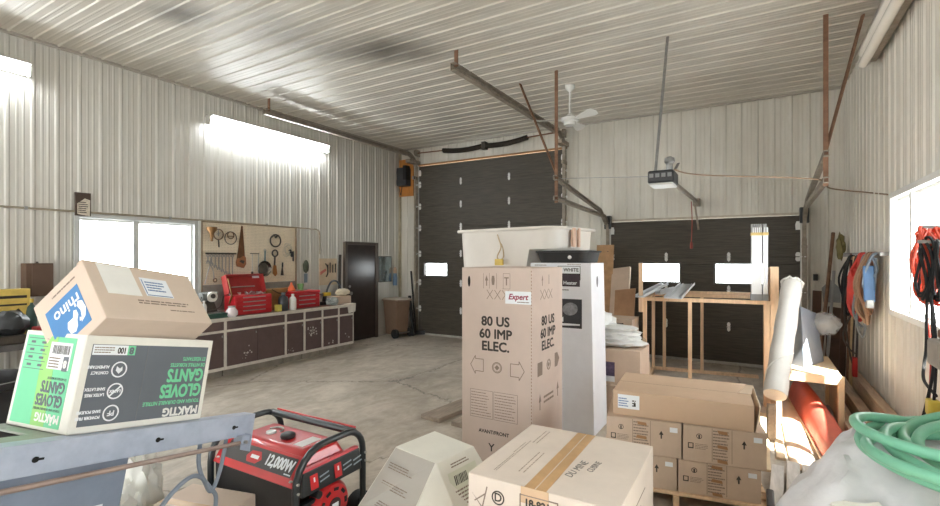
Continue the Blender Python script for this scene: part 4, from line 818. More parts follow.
for k in range(9):
    a=2*PI*k/9; MB().box((L+.022,.26+.09*math.cos(a),.29+.09*math.sin(a)),(.004,.018,.034),Euler((a,0,0)).to_matrix()).build('starter_slot',BLACK,t)
MB().lathe([(0,0),(.045,0),(.045,.004),(0,.004)],(L+.0245,.26,.29),20,XM).build('starter_badge',mat('badge_dark',(60,40,42),.4),t); 
MB().span((L+.029,.235,.275),(L+.030,.285,.305)).build('badge_text',PAPER,t); MB().cyl((L-.04,.14,.40),(L+.03,.14,.40),.022).build('pull_handle',BLACK,t,smooth=True)
for y in(.0,D): MB().cyl((L-.11,y+(.05 if y else -.0),.11),(L-.03 if y else L-.03,y+(.05 if y else 0),.11),.11 if y else .02,n=28).build('wheel' if y else 'rail_foot',RUBBER,t,smooth=True)
for z in(.46,.51):
    for y in(.0,D-.0): MB().cyl((L+.015,y,z),(L+.026,y,z),.008,n=8).build('bolt',CHROME,t)
# ------------------------------------------------------------------ small cartons and bags below the bench
def carton(name,label,loc,rz,sx,sy,sz,m=CARD,tape='x',group=None,flapgap=.003,cat='carton'):
    t=T(name,label,cat,loc,rz,group); th=.004
    MB().span((0,0,0),(sx,sy,sz-th)).build('body',m,t,bevel=.003)
    if tape=='x': fl=[((0,0),(sx,sy/2-flapgap/2)),((0,sy/2+flapgap/2),(sx,sy))]
    else: fl=[((0,0),(sx/2-flapgap/2,sy)),((sx/2+flapgap/2,0),(sx,sy))]
    for a,b in fl: MB().span((a[0],a[1],sz-th+.0005),(b[0],b[1],sz)).build('flap',m,t,bevel=.0015)
    if tape=='x': MB().span((-.0008,sy/2-.026,sz),(sx+.0008,sy/2+.026,sz+.0009)).span((-.0012,sy/2-.026,sz-.07),(0,sy/2+.026,sz+.0005)).span((sx,sy/2-.026,sz-.07),(sx+.0012,sy/2+.026,sz+.0005)).build('tape',TAPE,t)
    return t
t=carton('carton','small pale carton with a printed label in front of the generator',(-2.86,1.28,0),math.radians(14),.46,.42,.36,CARD)
lines(MB(),fr((0,0,.3615),(1,0,0),(0,1,0)),.22,.42,.05,.16,5,seed=11).build('printed_text',INK_SOFT,t); quad(fr((0,0,.3605),(1,0,0),(0,1,0)),.2,.44,.03,.18,.0008).build('label',PAPER,t)
t=T('white_bag','crumpled white plastic bag under the steel bench by the small carton','bag',(-3.05,1.22,0)); MB().blob((0,0,.22),(.17,.16,.26),.2,3.0,4,5,flat=0).build('sheet',mat('white_plastic_bag',(222,222,216),.35,var=.05),t,smooth=True)
t=T('white_bag','upright white plastic sack behind the steel bench, topped by a fold','bag',(-3.24,1.52,0)); MB().blob((0,0,.28),(.12,.12,.3),.18,3.0,4,9,flat=0).build('sheet',mat('white_plastic_bag',(0,0,0)),t,smooth=True)
CORD=mat('blue_grey_cord',(126,136,150),.5)
t=T('power_cord','blue-grey power cord looped below the right end of the steel bench','cord')
def tp(x,y,z): return TM@V((x,y,z))
MB().tube(catmull([tp(.66,.02,-.11),tp(.67,.02,-.22),tp(.70,.01,-.30),tp(.75,.0,-.36),tp(.80,.0,-.42),tp(.82,.02,-.55),tp(.8,.05,-.72)],7),.011,8).tube(catmull([tp(.42,.03,-.72),tp(.44,.02,-.5),tp(.5,.0,-.36),tp(.6,-.01,-.28),tp(.69,.0,-.3),tp(.76,.0,-.38),tp(.80,.0,-.28),tp(.82,.01,-.11)],7),.011,8).build('loops',CORD,t,smooth=True)
# ------------------------------------------------------------------ tapered white carton
t=T('tapered_carton','white tapered carton with a pale label, between generator and taped box','carton')
pt=[(-1.84,2.25),(-1.495,2.17),(-1.448,2.49),(-1.79,2.58)]
b_=[V((-1.838,1.959,.4)),V((-1.581,2.111,.4)),V((-1.386,2.227,.4)),V((-1.476,2.748,.4))]
top=[V((*p,.62)) for p in pt]
LB=V((-1.93,2.02,.34)); N1=V((-1.585,2.07,.34)); N2=V((-1.37,2.2,.34)); RB=V((-1.33,2.6,.34)); FB=V((-1.85,2.72,.34))
def dn(v): return V((v.x,v.y,0))
mb=MB(); vs=top+[LB,N1,N2,RB,FB]+[dn(q) for q in(LB,N1,N2,RB,FB)]
mb.add(vs,[(0,1,2,3),(0,4,5,1),(1,5,6),(1,6,7,2),(2,7,8,3),(3,8,4,0)]+[(4+i,9+i,9+(i+1)%5,4+(i+1)%5) for i in range(5)]+[(13,12,11,10,9)])
mb.build('body',mat('white_corrugated',(226,224,214),.75,var=.04,scale=6),t,bevel=.004)
cen=(top[0]+top[1]+LB+N1)/4; nx=((top[1]-top[0]).cross(LB-top[0])).normalized(); 
if nx.dot(V((0,0,1.73))-cen)<0: nx=-nx
q=[a+nx*.001 for a in(top[0].lerp(top[1],.02).lerp(LB,.02),top[0].lerp(top[1],.97),LB.lerp(N1,.97),LB.lerp(N1,.02))]
mb=MB().hexa(q,[p+nx*.0006 for p in q]); mb.build('grey_panel',mat('grey_print_panel',(176,171,163),.75,var=.03),t)
xd=(top[1]-top[0]).normalized(); yd=((top[0]+top[1])/2-(LB+N1)/2).normalized(); PMx=fr((top[0]+LB)/2+nx*.0022,xd,yd)
for k in range(3): lines(MB(),PMx,.06,.29,.06-.10*k,.10-.10*k,3,seed=20+k,w=.35).build('printed_text',INK_SOFT,t)
nx=((top[2]-top[1]).cross(N2-top[1])).normalized(); cen=(top[1]+top[2]+N2+RB)/4
if nx.dot(V((0,0,1.73))-cen)<0: nx=-nx
xd=(top[2]-top[1]).normalized(); yd=((top[1]+top[2])/2-(N2+RB)/2).normalized(); LM=fr(top[1]+nx*.001,xd,yd)
quad(LM,.06,.30,-.36,-.075).build('label',mat('pale_green_label',(212,214,196),.7,var=.05),t); LM2=fr(top[1]+nx*.0022,xd,yd)
m=MB(); R=random.Random(2); x=.10
while x<.2: wd=.003+.005*R.random(); m.prism([(x,-.15),(x+wd,-.15),(x+wd,-.10),(x,-.10)],LM2,.0006); x+=wd+.005
m.build('barcode',INK,t); lines(MB(),LM2,.08,.28,-.34,-.17,9,seed=31).build('printed_text',INK_SOFT,t); lines(MB(),LM,.1,.26,-.06,-.03,2,seed=33).build('printed_text',INK_SOFT,t)
# ------------------------------------------------------------------ taped box in the front
t=carton('taped_carton','big pale carton with brown tape, marker writing and the print 18-821',(-1.082,1.815,0),math.radians(.5),.645,.715,.80,CARD_LIGHT,tape='none')
# own tape: along y, across the middle of the top
for x in(.285,.335): MB().span((x-.02,-.0015,.80),(x+.024,.712,.8012)).build('tape',TAPE,t)
MB().span((.25,-.0025,.735),(.37,-.0005,.801)).build('clear_tape',mat('shiny_tan_tape',(206,176,146),.25,var=.06),t)
FMx=fr((0,-.001,0),(1,0,0),(0,0,1)); ring2(MB(),FMx,(.145,.725),.030,.006).build('round_mark',INK,t); txt('D',t,INK,.05,fr((.145,-.001,.725),(1,0,0),(0,0,1)),bold=.001)
txt('18-821',t,INK,.042,fr((.322,-.003,.738),(1,0,0),(0,0,1)),bold=.0018,sx=.95)
m=MB(); 
for a,b in(((.245,.70),(.41,.704)),((.245,.765),(.41,.769)),((.245,.70),(.249,.769)),((.406,.70),(.41,.769))): m.prism([(a[0],a[1]),(b[0],a[1]),(b[0],b[1]),(a[0],b[1])],FMx,.0025)
lines(m,FMx,.26,.39,.64,.69,2,seed=40); m.build('printed_frame',INK_SOFT,t)
m=MB().prism([(.06,.64),(.066,.64),(.096,.76),(.09,.76)],FMx,.0006).prism([(.03,.69),(.034,.686),(.085,.725),(.081,.729)],FMx,.0006).prism([(.02,.72),(.024,.716),(.075,.665),(.071,.661)],FMx,.0006); m.build('pencil_scrawl',INK_SOFT,t)
TMx=fr((0,0,.8008),(0,1,0),(-1,0,0))
for (y0,y1,xa,xb,sd) in((.08,.30,-.10,-.08,1),(.30,.5,-.10,-.07,2),(.46,.66,-.14,-.10,3),(.12,.38,-.22,-.175,4)): lines(MB(),TMx,y0,y1,xa,xb,2,w=.22,seed=sd).build('printed_text',mat('pale_ink',(168,152,138),.85),t)
MARK=mat('marker_ink',(128,124,120),.7)
txt('DU MINE',t,MARK,.052,fr((.40,.27,.8008),(.12,1,0),(-1,.12,0)),sx=.9,shear=.2,name='marker_writing'); txt('CUISINE',t,MARK,.042,fr((.46,.33,.8008),(.1,1,0),(-1,.1,0)),sx=.8,shear=.2,name='marker_writing')
SMx=fr((.6455,0,0),(0,1,0),(0,0,1)); lines(MB(),SMx,.15,.45,.55,.66,2,seed=50).build('printed_text',INK_SOFT,t); MB().prism([(.12,.5),(.50,.5),(.50,.506),(.12,.506)],SMx,.0006).prism([(.12,.68),(.50,.68),(.50,.686),(.12,.686)],SMx,.0006).build('printed_frame',INK_SOFT,t)
# ------------------------------------------------------------------ tall carton "80 US / 60 IMP / ELEC."
t=T('tall_carton','tall pinkish carton printed 80 US 60 IMP ELEC. with handle slot','carton',(-2.13,3.47,0))
a,b,c=.63,.69,1.66
MB().span((0,0,0),(a,b,c-.004)).build('body',CARD_PINK,t,bevel=.003)
for s0,s1 in((0,b/2-.002),(b/2+.002,b)): MB().span((0,s0,c-.0035),(a,s1,c)).build('flap',CARD_PINK,t)
m=MB()
for k in range(62): m.span((a-.003,-.0012,.04+.026*k),(a+.0008,.004,.052+.026*k))
m.build('stapled_seam',mat('staple_brown',(150,122,102),.8),t)
def F(x,z,d=.0012): return fr((x,-d,z),(1,0,0),(0,0,1))
def Rr(y,z,d=.0012): return fr((a+d,y,z),(0,1,0),(0,0,1))
for f,cx,sx in((F,.315,1.),(Rr,.345,1.12)):
    for s,z in(('80 US',1.222),('60 IMP',1.120),('ELEC.',1.020)): txt(s,t,INK,.105,f(cx-.0 if s!='60 IMP' else cx,z),sx=sx,bold=.0035)
MB().prism([(.012*math.cos(g),.045*math.sin(g)) for g in [2*PI*i/20 for i in range(20)]],F(.07,1.545,.0006),.0012).build('handle_slot',mat('dark_hole',(26,22,20),.9),t)
m=MB(); M=F(0,0,.0006)
arrow(m,M,(.235,1.555),.03,.085); m.prism([(.285,1.52),(.305,1.52),(.31,1.56),(.305,1.595),(.285,1.595),(.28,1.56)],M,.0006)
for q in(.205,.26,.325,.385,.445): m.prism([(q,1.49),(q+.003,1.49),(q+.003,1.615),(q,1.615)],M,.0006)
m.prism([(.38,1.49),(.448,1.49),(.448,1.493),(.38,1.493)],M,.0006).prism([(.385,1.612),(.448,1.612),(.448,1.615),(.385,1.615)],M,.0006); m.prism([(.395,1.575),(.435,1.575),(.435,1.585),(.395,1.585)],M,.0006).prism([(.41,1.52),(.42,1.52),(.42,1.58),(.41,1.58)],M,.0006)
for q in(.265,.335,.405):
    for s in(-1,1): m.prism([(q-.03,1.405 if s>0 else 1.48),(q-.024,1.405 if s>0 else 1.48),(q+.03,1.48 if s>0 else 1.405),(q+.024,1.48 if s>0 else 1.405)],M,.0006)
m.build('handling_symbols',INK_SOFT,t)
quad(F(0,0,.0008),.405,.628,1.375,1.475,.001).build('white_sticker',PAPER,t); txt('Expert',t,mat('maroon_ink',(150,46,76),.6),.062,F(.515,1.43,.0022),bold=.0018,shear=.25,label='maroon Expert lettering'); lines(MB(),F(0,0,.0019),.51,.62,1.383,1.398,1,seed=3).build('printed_text',INK_SOFT,t)
def emblem(f,c,r): 
    m=MB(); M=f(0,0,.0006); ring2(m,M,c,r,.007); m.prism([(c[0]-.5*r,c[1]),(c[0],c[1]-.5*r),(c[0]+.5*r,c[1]),(c[0],c[1]+.5*r)],M,.0006); ring2(m,M,c,r*.78,.004); return m
def arrowbox(f,cx,cz,s,m):
    M=f(0,0,.0006)
    P=[(-.05,-.05),(.025,-.05),(.025,-.075),(.07,0),(.025,.075),(.025,.05),(-.05,.05)]
    for (x0,y0),(x1,y1) in zip(P,P[1:]+P[:1]):
        dx,dy=x1-x0,y1-y0; l=math.hypot(dx,dy); nx_,ny_=-dy/l*.003,dx/l*.003
        q=[(cx+s*(x0-nx_),cz+y0-ny_),(cx+s*(x1-nx_),cz+y1-ny_),(cx+s*(x1+nx_),cz+y1+ny_),(cx+s*(x0+nx_),cz+y0+ny_)]
        m.prism(q if s>0 else q[::-1],M,.0006)
    return m
m=emblem(F,(.33,.855),.045); arrowbox(F,.155,.86,-1,m); arrowbox(F,.50,.85,1,m); m.build('handling_symbols',INK_SOFT,t)
m=emblem(Rr,(.36,.85),.045); M=Rr(0,0,.0006); m.prism([(.12,.79),(.22,.79),(.22,.90),(.12,.90)],M,.0006).prism([(.50,.80),(.56,.80),(.61,.86),(.56,.92),(.50,.92)],M,.0006); arrow(m,M,(.17,.58),.05,.13); arrow(m,M,(.57,.60),.05,.13); m.build('handling_symbols',INK_SOFT,t)
lines(MB(),Rr(0,0,.0006),.25,.50,.54,.62,2,seed=61).build('printed_text',INK_SOFT,t)
m=MB(); M=Rr(0,0,.0006); arrow(m,M,(.22,1.555),.03,.085); m.prism([(.36,1.52),(.37,1.52),(.37,1.6),(.36,1.6)],M,.0006)
for q in(.22,.31,.4):
    for s in(-1,1): m.prism([(q-.045,1.40 if s>0 else 1.48),(q-.037,1.40 if s>0 else 1.48),(q+.045,1.48 if s>0 else 1.40),(q+.037,1.48 if s>0 else 1.40)],M,.0006)
m.build('handling_symbols',INK_SOFT,t)
m=MB(); M=F(0,0,.0006)
for x0,x1 in((.08,.29),(.30,.51)):
    for z in(.43,.655): m.prism([(x0,z),(x1,z),(x1,z+.003),(x0,z+.003)],M,.0006)
    for x in(x0,x1): m.prism([(x,.43),(x+.003,.43),(x+.003,.658),(x,.658)],M,.0006)
lines(m,M,.09,.28,.44,.645,9,w=.25,seed=70); lines(m,M,.31,.50,.44,.645,9,w=.25,seed=71); m.build('printed_text',INK_SOFT,t)
txt('AVANT/FRONT',t,INK,.04,F(.30,.325),bold=.0012); txt('Y',t,INK,.09,F(.28,.20),bold=.001)
# ------------------------------------------------------------------ tall white box, black pan, big tub
t=T('tall_carton','tall white heater carton standing right behind the pinkish one','carton',(-2.035,4.682,0))
WBOX=mat('white_box_board',(232,234,240),.6,var=.03)
a,b,c=.64,.46,1.69
MB().hexa([(0,0,0),(a+.035,-.01,0),(a+.035,b,0),(0,b,0)],[(0,0,c),(a,0,c),(a,b,c),(0,b,c)]).build('body',WBOX,t,bevel=.004)
W_=lambda x,z,d=.0035: fr((x,-d,z),(1,0,0),(0,0,1))
quad(W_(0,0,.003),.30,.535,1.52,1.66,.001).build('label_border',INK,t); quad(W_(0,0,.0042),.305,.53,1.585,1.655,.001).build('white_label',PAPER,t); quad(W_(0,0,.0042),.305,.53,1.455,1.575,.001).build('dark_label',mat('plum_label',(62,50,58),.6),t)
txt('WHITE',t,INK,.05,W_(.44,1.62,.006),bold=.001); txt('Heater',t,PAPER,.05,W_(.43,1.49,.006),bold=.001); lines(MB(),W_(0,0,.003),.33,.45,1.41,1.43,1,seed=2).build('printed_text',INK,t)
quad(W_(0,0,.003),.30,.55,1.04,1.33,.001).build('picture_panel',mat('dark_picture',(58,58,62),.5,var=.3),t); MB().prism([(.43+.085*math.cos(g)*math.cos(.5)-.05*math.sin(g)*math.sin(.5),1.23+.085*math.cos(g)*math.sin(.5)*.6+.06*math.sin(g)) for g in [2*PI*i/26 for i in range(26)]],W_(0,0,.0045),.0008).build('picture_detail',mat('picture_grey',(140,142,146),.5,var=.4,scale=18),t); MB().prism([(.32,1.06),(.53,1.07),(.53,1.085),(.32,1.085)],W_(0,0,.0045),.0008).prism([(.32,1.1),(.36,1.1),(.36,1.15),(.32,1.13)],W_(0,0,.0045),.0008).build('picture_caption',PAPER,t)
lines(MB(),W_(0,0,.003),.05,.2,1.66,1.675,1,seed=12).build('printed_text',INK_SOFT,t); lines(MB(),W_(0,0,.003),.4,.55,1.668,1.68,1,seed=13).build('printed_text',INK_SOFT,t)
MB().prism([(.028*math.cos(g),.055*math.sin(g)) for g in [2*PI*i/20 for i in range(20)]],fr((a+.0015,.2,1.5),(0,1,0),(0,0,1)),.004).build('handle_slot',mat('grey_hole',(120,120,124),.9),t)
MB().span((.0,-.003,.42),(a+.03,-.0015,.424)).build('fold_line',mat('fold_grey',(190,194,202),.7),t)
t=T('black_pan','shallow black pan lying between the white heater carton and the big tub','pan',(-1.72,4.99,1.692))
def rrect(x0,x1,y0,y1,r,z,n=6):
    P=[]
    for cx,cy,a0 in((x1-r,y0+r,-PI/2),(x1-r,y1-r,0),(x0+r,y1-r,PI/2),(x0+r,y0+r,PI)):
        for i in range(n+1): g=a0+PI/2*i/n; P.append(V((cx+r*math.cos(g),cy+r*math.sin(g),z)))
    return P
m=MB(); n=28
R_=[rrect(-.25,.25,-.26,.26,.10,0.0),rrect(-.28,.27,-.28,.28,.10,.105),rrect(-.30,.285,-.29,.29,.10,.108),rrect(-.30,.285,-.29,.29,.10,.125),rrect(-.28,.265,-.27,.27,.09,.125),rrect(-.24,.24,-.25,.25,.09,.02)]
vs=[v for r in R_ for v in r]; fs=[(k*n+i,k*n+(i+1)%n,(k+1)*n+(i+1)%n,(k+1)*n+i) for k in range(len(R_)-1) for i in range(n)]+[tuple(range(n)),tuple(range(5*n,6*n))]
m.add(vs,fs).build('tray',mat('black_pan_plastic',(28,25,24),.55,var=.2),t,smooth=True)
MB().lathe([(.009,0),(.018,0),(.02,.010),(.009,.012)],(.10,-.275,.055),16,Matrix.Rotation(PI/2,3,'X')).build('drain_fitting',CHROME,t,smooth=True)
TUBM=mat('offwhite_polyethylene',(214,208,200),.45,var=.05,scale=2)
t=T('plastic_tub','large off-white plastic tub with a rolled rim behind the tall cartons','tub',(-3.17,5.0,0),math.atan2(-.284,1.52)); zt=2.075; LT=1.40
def zb(x): return 0.0 if x<.85 else (1.835 if x>1.02 else 1.835*(x-.85)/.17)
def ringx(off,z,r,taper=0.,bot=False):
    P=[]
    for cx,cy,a0 in((LT-r,r,-PI/2),(LT-r,.95-r,0),(r,.95-r,PI/2),(r,r,PI)):
        for i in range(7): g=a0+PI/2*i/6; P.append((cx+(r+off)*math.cos(g),cy+(r+off)*math.sin(g)))
        if a0==PI/2:   # walk along the back edge, right to left
            pass
    out=[]
    for i,(x,y) in enumerate(P):
        out.append((x,y)); x2,y2=P[(i+1)%len(P)]; d=math.hypot(x2-x,y2-y)
        k=int(d/.12)
        for q in range(1,k+1): out.append((x+(x2-x)*q/(k+1),y+(y2-y)*q/(k+1)))
    return out
base=ringx(0,0,.20)
n=len(base); rows=[]
for off,z in((.035,zt-.03),(.04,zt-.015),(.035,zt),(.0,zt),(-.02,zt-.02)):
    rows.append([V((x+off*(1 if x>LT/2 else -1),y+off*(1 if y>.475 else -1),z)) for x,y in base])
def wall(inset,fl):
    k=7; out=[]
    for i in range(k+1):
        r=[]
        for x,y in base:
            xx=.02+(x-.0)*(1-.0); b_z=zb(x)+fl; z=(zt-.03)+(b_z-(zt-.03))*i/k; sh=(zt-z)*.055+inset
            r.append(V((x+(sh if x<.5 else -sh if x>LT-.35 else 0)*min(1,abs(x-LT/2)/(LT/2)*1.0),y+(sh if y<.475 else -sh)*.7,z)))
        out.append(r)
    return out
outer=wall(0,0); inner=wall(.012,.012)
allr=outer[::-1]+rows+inner
vs=[v for r in allr for v in r]; fs=[(k*n+i,k*n+(i+1)%n,(k+1)*n+(i+1)%n,(k+1)*n+i) for k in range(len(allr)-1) for i in range(n)]
fs+=[tuple(range(n-1,-1,-1)),tuple(range((len(allr)-1)*n,len(allr)*n))]
MB().add(vs,fs).build('shell',TUBM,t,smooth=True)
MB().span((LT+.02,.30,1.86),(LT+.05,.36,zt-.01)).span((LT+.02,.42,1.86),(LT+.05,.46,zt-.01)).build('end_batten',mat('pink_beige_batten',(214,178,156),.7,var=.1),t,bevel=.004)
t=T('tie_cord','tan looped cord with a yellow clip hanging on the front of the big tub','cord',(-2.5,4.83,0)); 
MB().tube(catmull([(.0,0,2.0),(.03,-.03,1.96),(.06,-.03,1.86),(.02,-.04,1.76),(.05,-.05,1.72),(.10,-.05,1.75),(.09,-.04,1.84),(.06,-.03,1.9)],7),.008,6).build('loop',mat('tan_cord',(186,164,132),.8),t,smooth=True)
MB().span((.0,-.07,1.66),(.10,-.04,1.73)).build('yellow_clip',mat('yellow_clip',(216,186,92),.5),t,bevel=.006)
# ------------------------------------------------------------------ cartons on the pallet
yaw=math.radians(9.6); e1=V((math.cos(yaw),math.sin(yaw),0)); e2=V((-math.sin(yaw),math.cos(yaw),0)); O=V((.03,3.71,0))
def sp(x,y,z): return O+e1*x+e2*y+V((0,0,z))
t=T('pallet','raw pine pallet under the stacked cartons','pallet',sp(-1.1,-.03,0),yaw)
for i in range(6): MB().span((0,.01+.115*i,.098),(1.16,.095+.115*i,.118)).build('deck_board',WOOD,t,bevel=.003)
for x in(.05,.56,1.07): MB().span((x,.0,.0),(x+.04,.69,.098)).build('stringer',WOOD,t,bevel=.003)
def heater(x,y,z,w,d,h,label):
    t=carton('printed_carton',label,sp(x,y,z),yaw,w,d,h,CARD_TAN,tape='none',group='printed cartons stacked on the pallet')
    M=fr((0,-.0006,0),(1,0,0),(0,0,1)); m=MB(); ring2(m,M,(.10,h*.72),.018,.004); m.prism([(.095,h*.66),(.105,h*.66),(.105,h*.76),(.095,h*.76)],M,.0006)
    arrow(m,M,(.37,h*.62),.03,.055)
    for p in(((.03,h*.36),(.065,h*.36),(.065,h*.39),(.03,h*.39)),((.03,h*.5),(.065,h*.5),(.065,h*.52),(.03,h*.52)),((.03,h*.36),(.036,h*.36),(.036,h*.52),(.03,h*.52)),((.059,h*.36),(.065,h*.36),(.065,h*.52),(.059,h*.52))): m.prism(p,M,.0006)
    m.build('printed_symbol',INK,t); lines(MB(),M,.075,.16,h*.35,h*.52,4,w=.35,seed=int(abs(x)*100)).build('printed_text',INK_SOFT,t)
    m=MB(); lines(m,M,.185,.29,h*.1,h*.95,10,w=.4,seed=int(abs(x)*90+5))
    for q in(.178,.297): m.prism([(q,h*.06),(q+.003,h*.06),(q+.003,h*.98),(q,h*.98)],M,.0006)
    m.build('centre_print',INK_SOFT,t)
    R=random.Random(int(abs(x)*50+z*10))
    for k in range(3): MB().prism([(.20+.02*R.random(),h*(.05+.4*k)),(.275,h*(.03+.4*k)),(.27,h*(.12+.4*k)),(.21,h*(.14+.4*k))],fr((0,-.0014,0),(1,0,0),(0,0,1)),.0006).build('brown_seal',mat('brown_seal_print',(166,124,86),.6),t)
    quad(fr((0,-.0006,0),(1,0,0),(0,0,1)),.425,.475,h*.72,h*.86).build('barcode_label',PAPER,t)
    return t
heater(-.505,0,.119,.50,.62,.228,'printed carton at the bottom right of the pallet stack')
heater(-1.015,0,.119,.50,.62,.228,'printed carton at the bottom left of the pallet stack, mostly behind the taped box')
heater(-.475,-.01,.348,.50,.62,.243,'printed carton at the right of the middle row, beside the sunlit flap')
heater(-.985,.0,.348,.50,.62,.243,'printed carton at the left of the middle row, beside the white heater carton')
t=T('long_carton','long flat carton with white label lying on top of the pallet stack','carton',sp(-.945,.055,.593),yaw-math.radians(5.0))
LC=mat('smooth_tan_card',(198,170,144),.8,var=.05,scale=4)
MB().span((0,0,0),(.90,.62,.175)).build('body',LC,t,bevel=.004); MB().span((.0,.30,.175),(.90,.303,.1756)).build('flap_seam',INK_SOFT,t)
quad(fr((0,-.0006,0),(1,0,0),(0,0,1)),.035,.185,.05,.15,.001).build('shipping_label',PAPER,t); m=MB(); M=fr((0,-.0018,0),(1,0,0),(0,0,1)); lines(m,M,.04,.11,.06,.13,4,seed=5)
m.build('printed_text',BI,t)
m=MB(); R=random.Random(8)
for i in range(5):
    for j in range(5):
        if R.random()<.55: m.prism([(.135+.005*i,.07+.009*j),(.14+.005*i,.07+.009*j),(.14+.005*i,.079+.009*j),(.135+.005*i,.079+.009*j)],M,.0006)
m.build('stamp',INK,t)
MB().hexa([(.905,.0,-.0),(.909,.0,-.0),(.909,.60,-.0),(.905,.60,0)],[(.935,.02,.17),(.939,.02,.17),(.939,.58,.17),(.935,.58,.17)]).hexa([(.82,.30,.177),(.905,.30,.177),(.905,.304,.177),(.82,.304,.177)],[(.88,.33,.235),(.92,.33,.235),(.92,.334,.235),(.88,.334,.235)]).build('open_flap',mat('pale_flap',(214,196,176),.85,var=.05),t)
# ------------------------------------------------------------------ cartons and cardboard before the low door
t=carton('carton','brown carton under the folded white tarp, upper of two by the white heater carton',(-1.66,5.22,.392),0,.62,.5,.378,CARD_TAN,tape='none'); quad(fr((0,-.0006,0),(1,0,0),(0,0,1)),.22,.36,.05,.24,.001).build('picture_label',mat('purple_label',(92,80,110),.6,var=.4,scale=30),t); quad(fr((0,-.0018,0),(1,0,0),(0,0,1)),.22,.36,.03,.09,.001).build('pale_label',PAPER,t)
t=carton('carton','brown carton at the bottom, under the one with the white tarp',(-1.63,5.20,0),0,.60,.52,.388,CARD_TAN,tape='none'); quad(fr((0,-.0006,0),(1,0,0),(0,0,1)),.40,.47,.28,.36,.001).build('white_label',PAPER,t)
t=T('folded_tarp','folded white tarp lying on the brown cartons beside the white heater carton','tarp',(-1.36,5.45,.772)); m=MB()
TARP=mat('white_tarp',(226,226,224),.5,var=.06,scale=9)
for k,(dx,dy,w,d,h) in enumerate(((.02,0,.31,.21,.045),(0,.0,.30,.2,.045),(-.02,.02,.29,.2,.045),(-.03,.0,.27,.19,.04))): m.blob((dx,dy,.045+.05*k),(w,d,h),.10,2.5,3,k+20,flat=0)
m.blob((-.2,.03,.25),(.19,.17,.13),.16,2.5,3,31); m.build('folds',TARP,t,smooth=True)
t=carton('carton','brown carton behind the white tarp, beside the pine rack',(-1.86,6.25,.5),0,.52,.4,.47,CARD_TAN,tape='x'); lines(MB(),fr((0,-.0006,0),(1,0,0),(0,0,1)),.3,.45,.36,.43,2,seed=6).build('printed_text',INK,t)
carton('carton','brown carton on the floor under the one behind the white tarp',(-1.9,6.22,0),0,.56,.45,.498,CARD_TAN,tape='x')
t=T('flattened_carton','tall flattened brown carton leaning left of the low garage door windows','cardboard',(-2.02,8.15,0)); MB().hexa([(-.15,0,0),(.15,0,0),(.15,.06,0),(-.15,.06,0)],[(-.17,.45,1.56),(.13,.45,1.60),(.13,.51,1.60),(-.17,.51,1.56)]).build('sheet',CARD_TAN,t,bevel=.004); MB().hexa([(.15,-.01,0),(.165,-.01,0),(.165,.05,0),(.15,.05,0)],[(.13,.44,1.60),(.145,.44,1.58),(.145,.5,1.58),(.13,.5,1.60)]).build('pale_edge',mat('pale_edge',(212,196,176),.85),t)
t=T('flattened_carton','shorter flattened brown carton in front of the tall one','cardboard',(-1.86,7.85,0)); MB().hexa([(-.14,0,0),(.16,0,0),(.16,.05,0),(-.14,.05,0)],[(-.14,.2,1.22),(.18,.2,1.26),(.18,.25,1.26),(-.14,.25,1.22)]).build('sheet',mat('brown_card_dark',(172,134,102),.85,var=.12),t,bevel=.004)
t=T('plywood_strip','brown board standing on end beside the low garage door, behind the heater carton','board',(-2.33,8.35,0)); MB().hexa([(-.14,0,0),(.16,0,0),(.16,.03,0),(-.14,.03,0)],[(-.14,.3,1.98),(.16,.3,1.98),(.16,.33,1.98),(-.14,.33,1.98)]).build('sheet',mat('brown_ply',(176,138,100),.8,var=.2),t)
m=MB(); 
for x in(-.06,.06): m.cyl((x,.285,1.85),(x,.3,1.86),.018,n=10)
m.build('hole',DKM,t)
o=MB().blob((-1.22,6.22,.2),(.10,.14,.5),.14,3,3,44,flat=0).build('clear_bag',mat('tan_plastic_bag',(186,164,140),.3,var=.15),smooth=True); tag(o,'tall crumpled tan plastic bag standing by the left rack post','bag')
# ------------------------------------------------------------------ pine rack
rr=math.radians(6.0)
t=T('pine_rack','raw pine stud rack in front of the low garage door','rack',(-1.27,6.5,0),rr); Lr,Dr,Hr=1.46,1.60,1.24
def stud(x,y,z0,z1,w=.045,d=.085,nm='post'): return MB().span((x-w/2,y,z0),(x+w/2,y+d,z1)).build(nm,WOOD,t,bevel=.003)
stud(.03,0,0,Hr-.045); stud(.56,0,0,Hr-.045); stud(1.38,0,0,Hr-.045,.06); stud(.03,Dr-.09,0,Hr-.045); stud(.19,Dr-.09,0,Hr-.045); stud(.72,Dr-.09,0,Hr-.045);
for y,nm in((0,'front_rail'),(Dr-.09,'back_rail'),(Dr*.55,'middle_rail')): MB().span((0,y,Hr-.045),(Lr,y+.09,Hr)).build(nm,WOOD,t,bevel=.003)
for x in(.0,Lr-.09,): MB().span((x,.09,Hr-.045),(x+.09,Dr-.09,Hr)).build('side_rail',WOOD,t,bevel=.003)
MB().span((0,Dr-.09,0),(Lr,Dr,.04)).build('floor_rail',WOOD,t,bevel=.003); MB().span((.0,.09,0),(.05,Dr-.09,.04)).build('floor_rail',WOOD,t)
stud(-.015,-.04,1.05,1.68,.05,.04,'upright'); stud(1.455,.0,.0,1.64,.085,.04,'upright'); stud(1.40,.1,1.1,1.63,.05,.04,'upright')
def rk(x,y,z): return V((-1.27,6.5,0))+Matrix.Rotation(rr,3,'Z')@V((x,y,z))
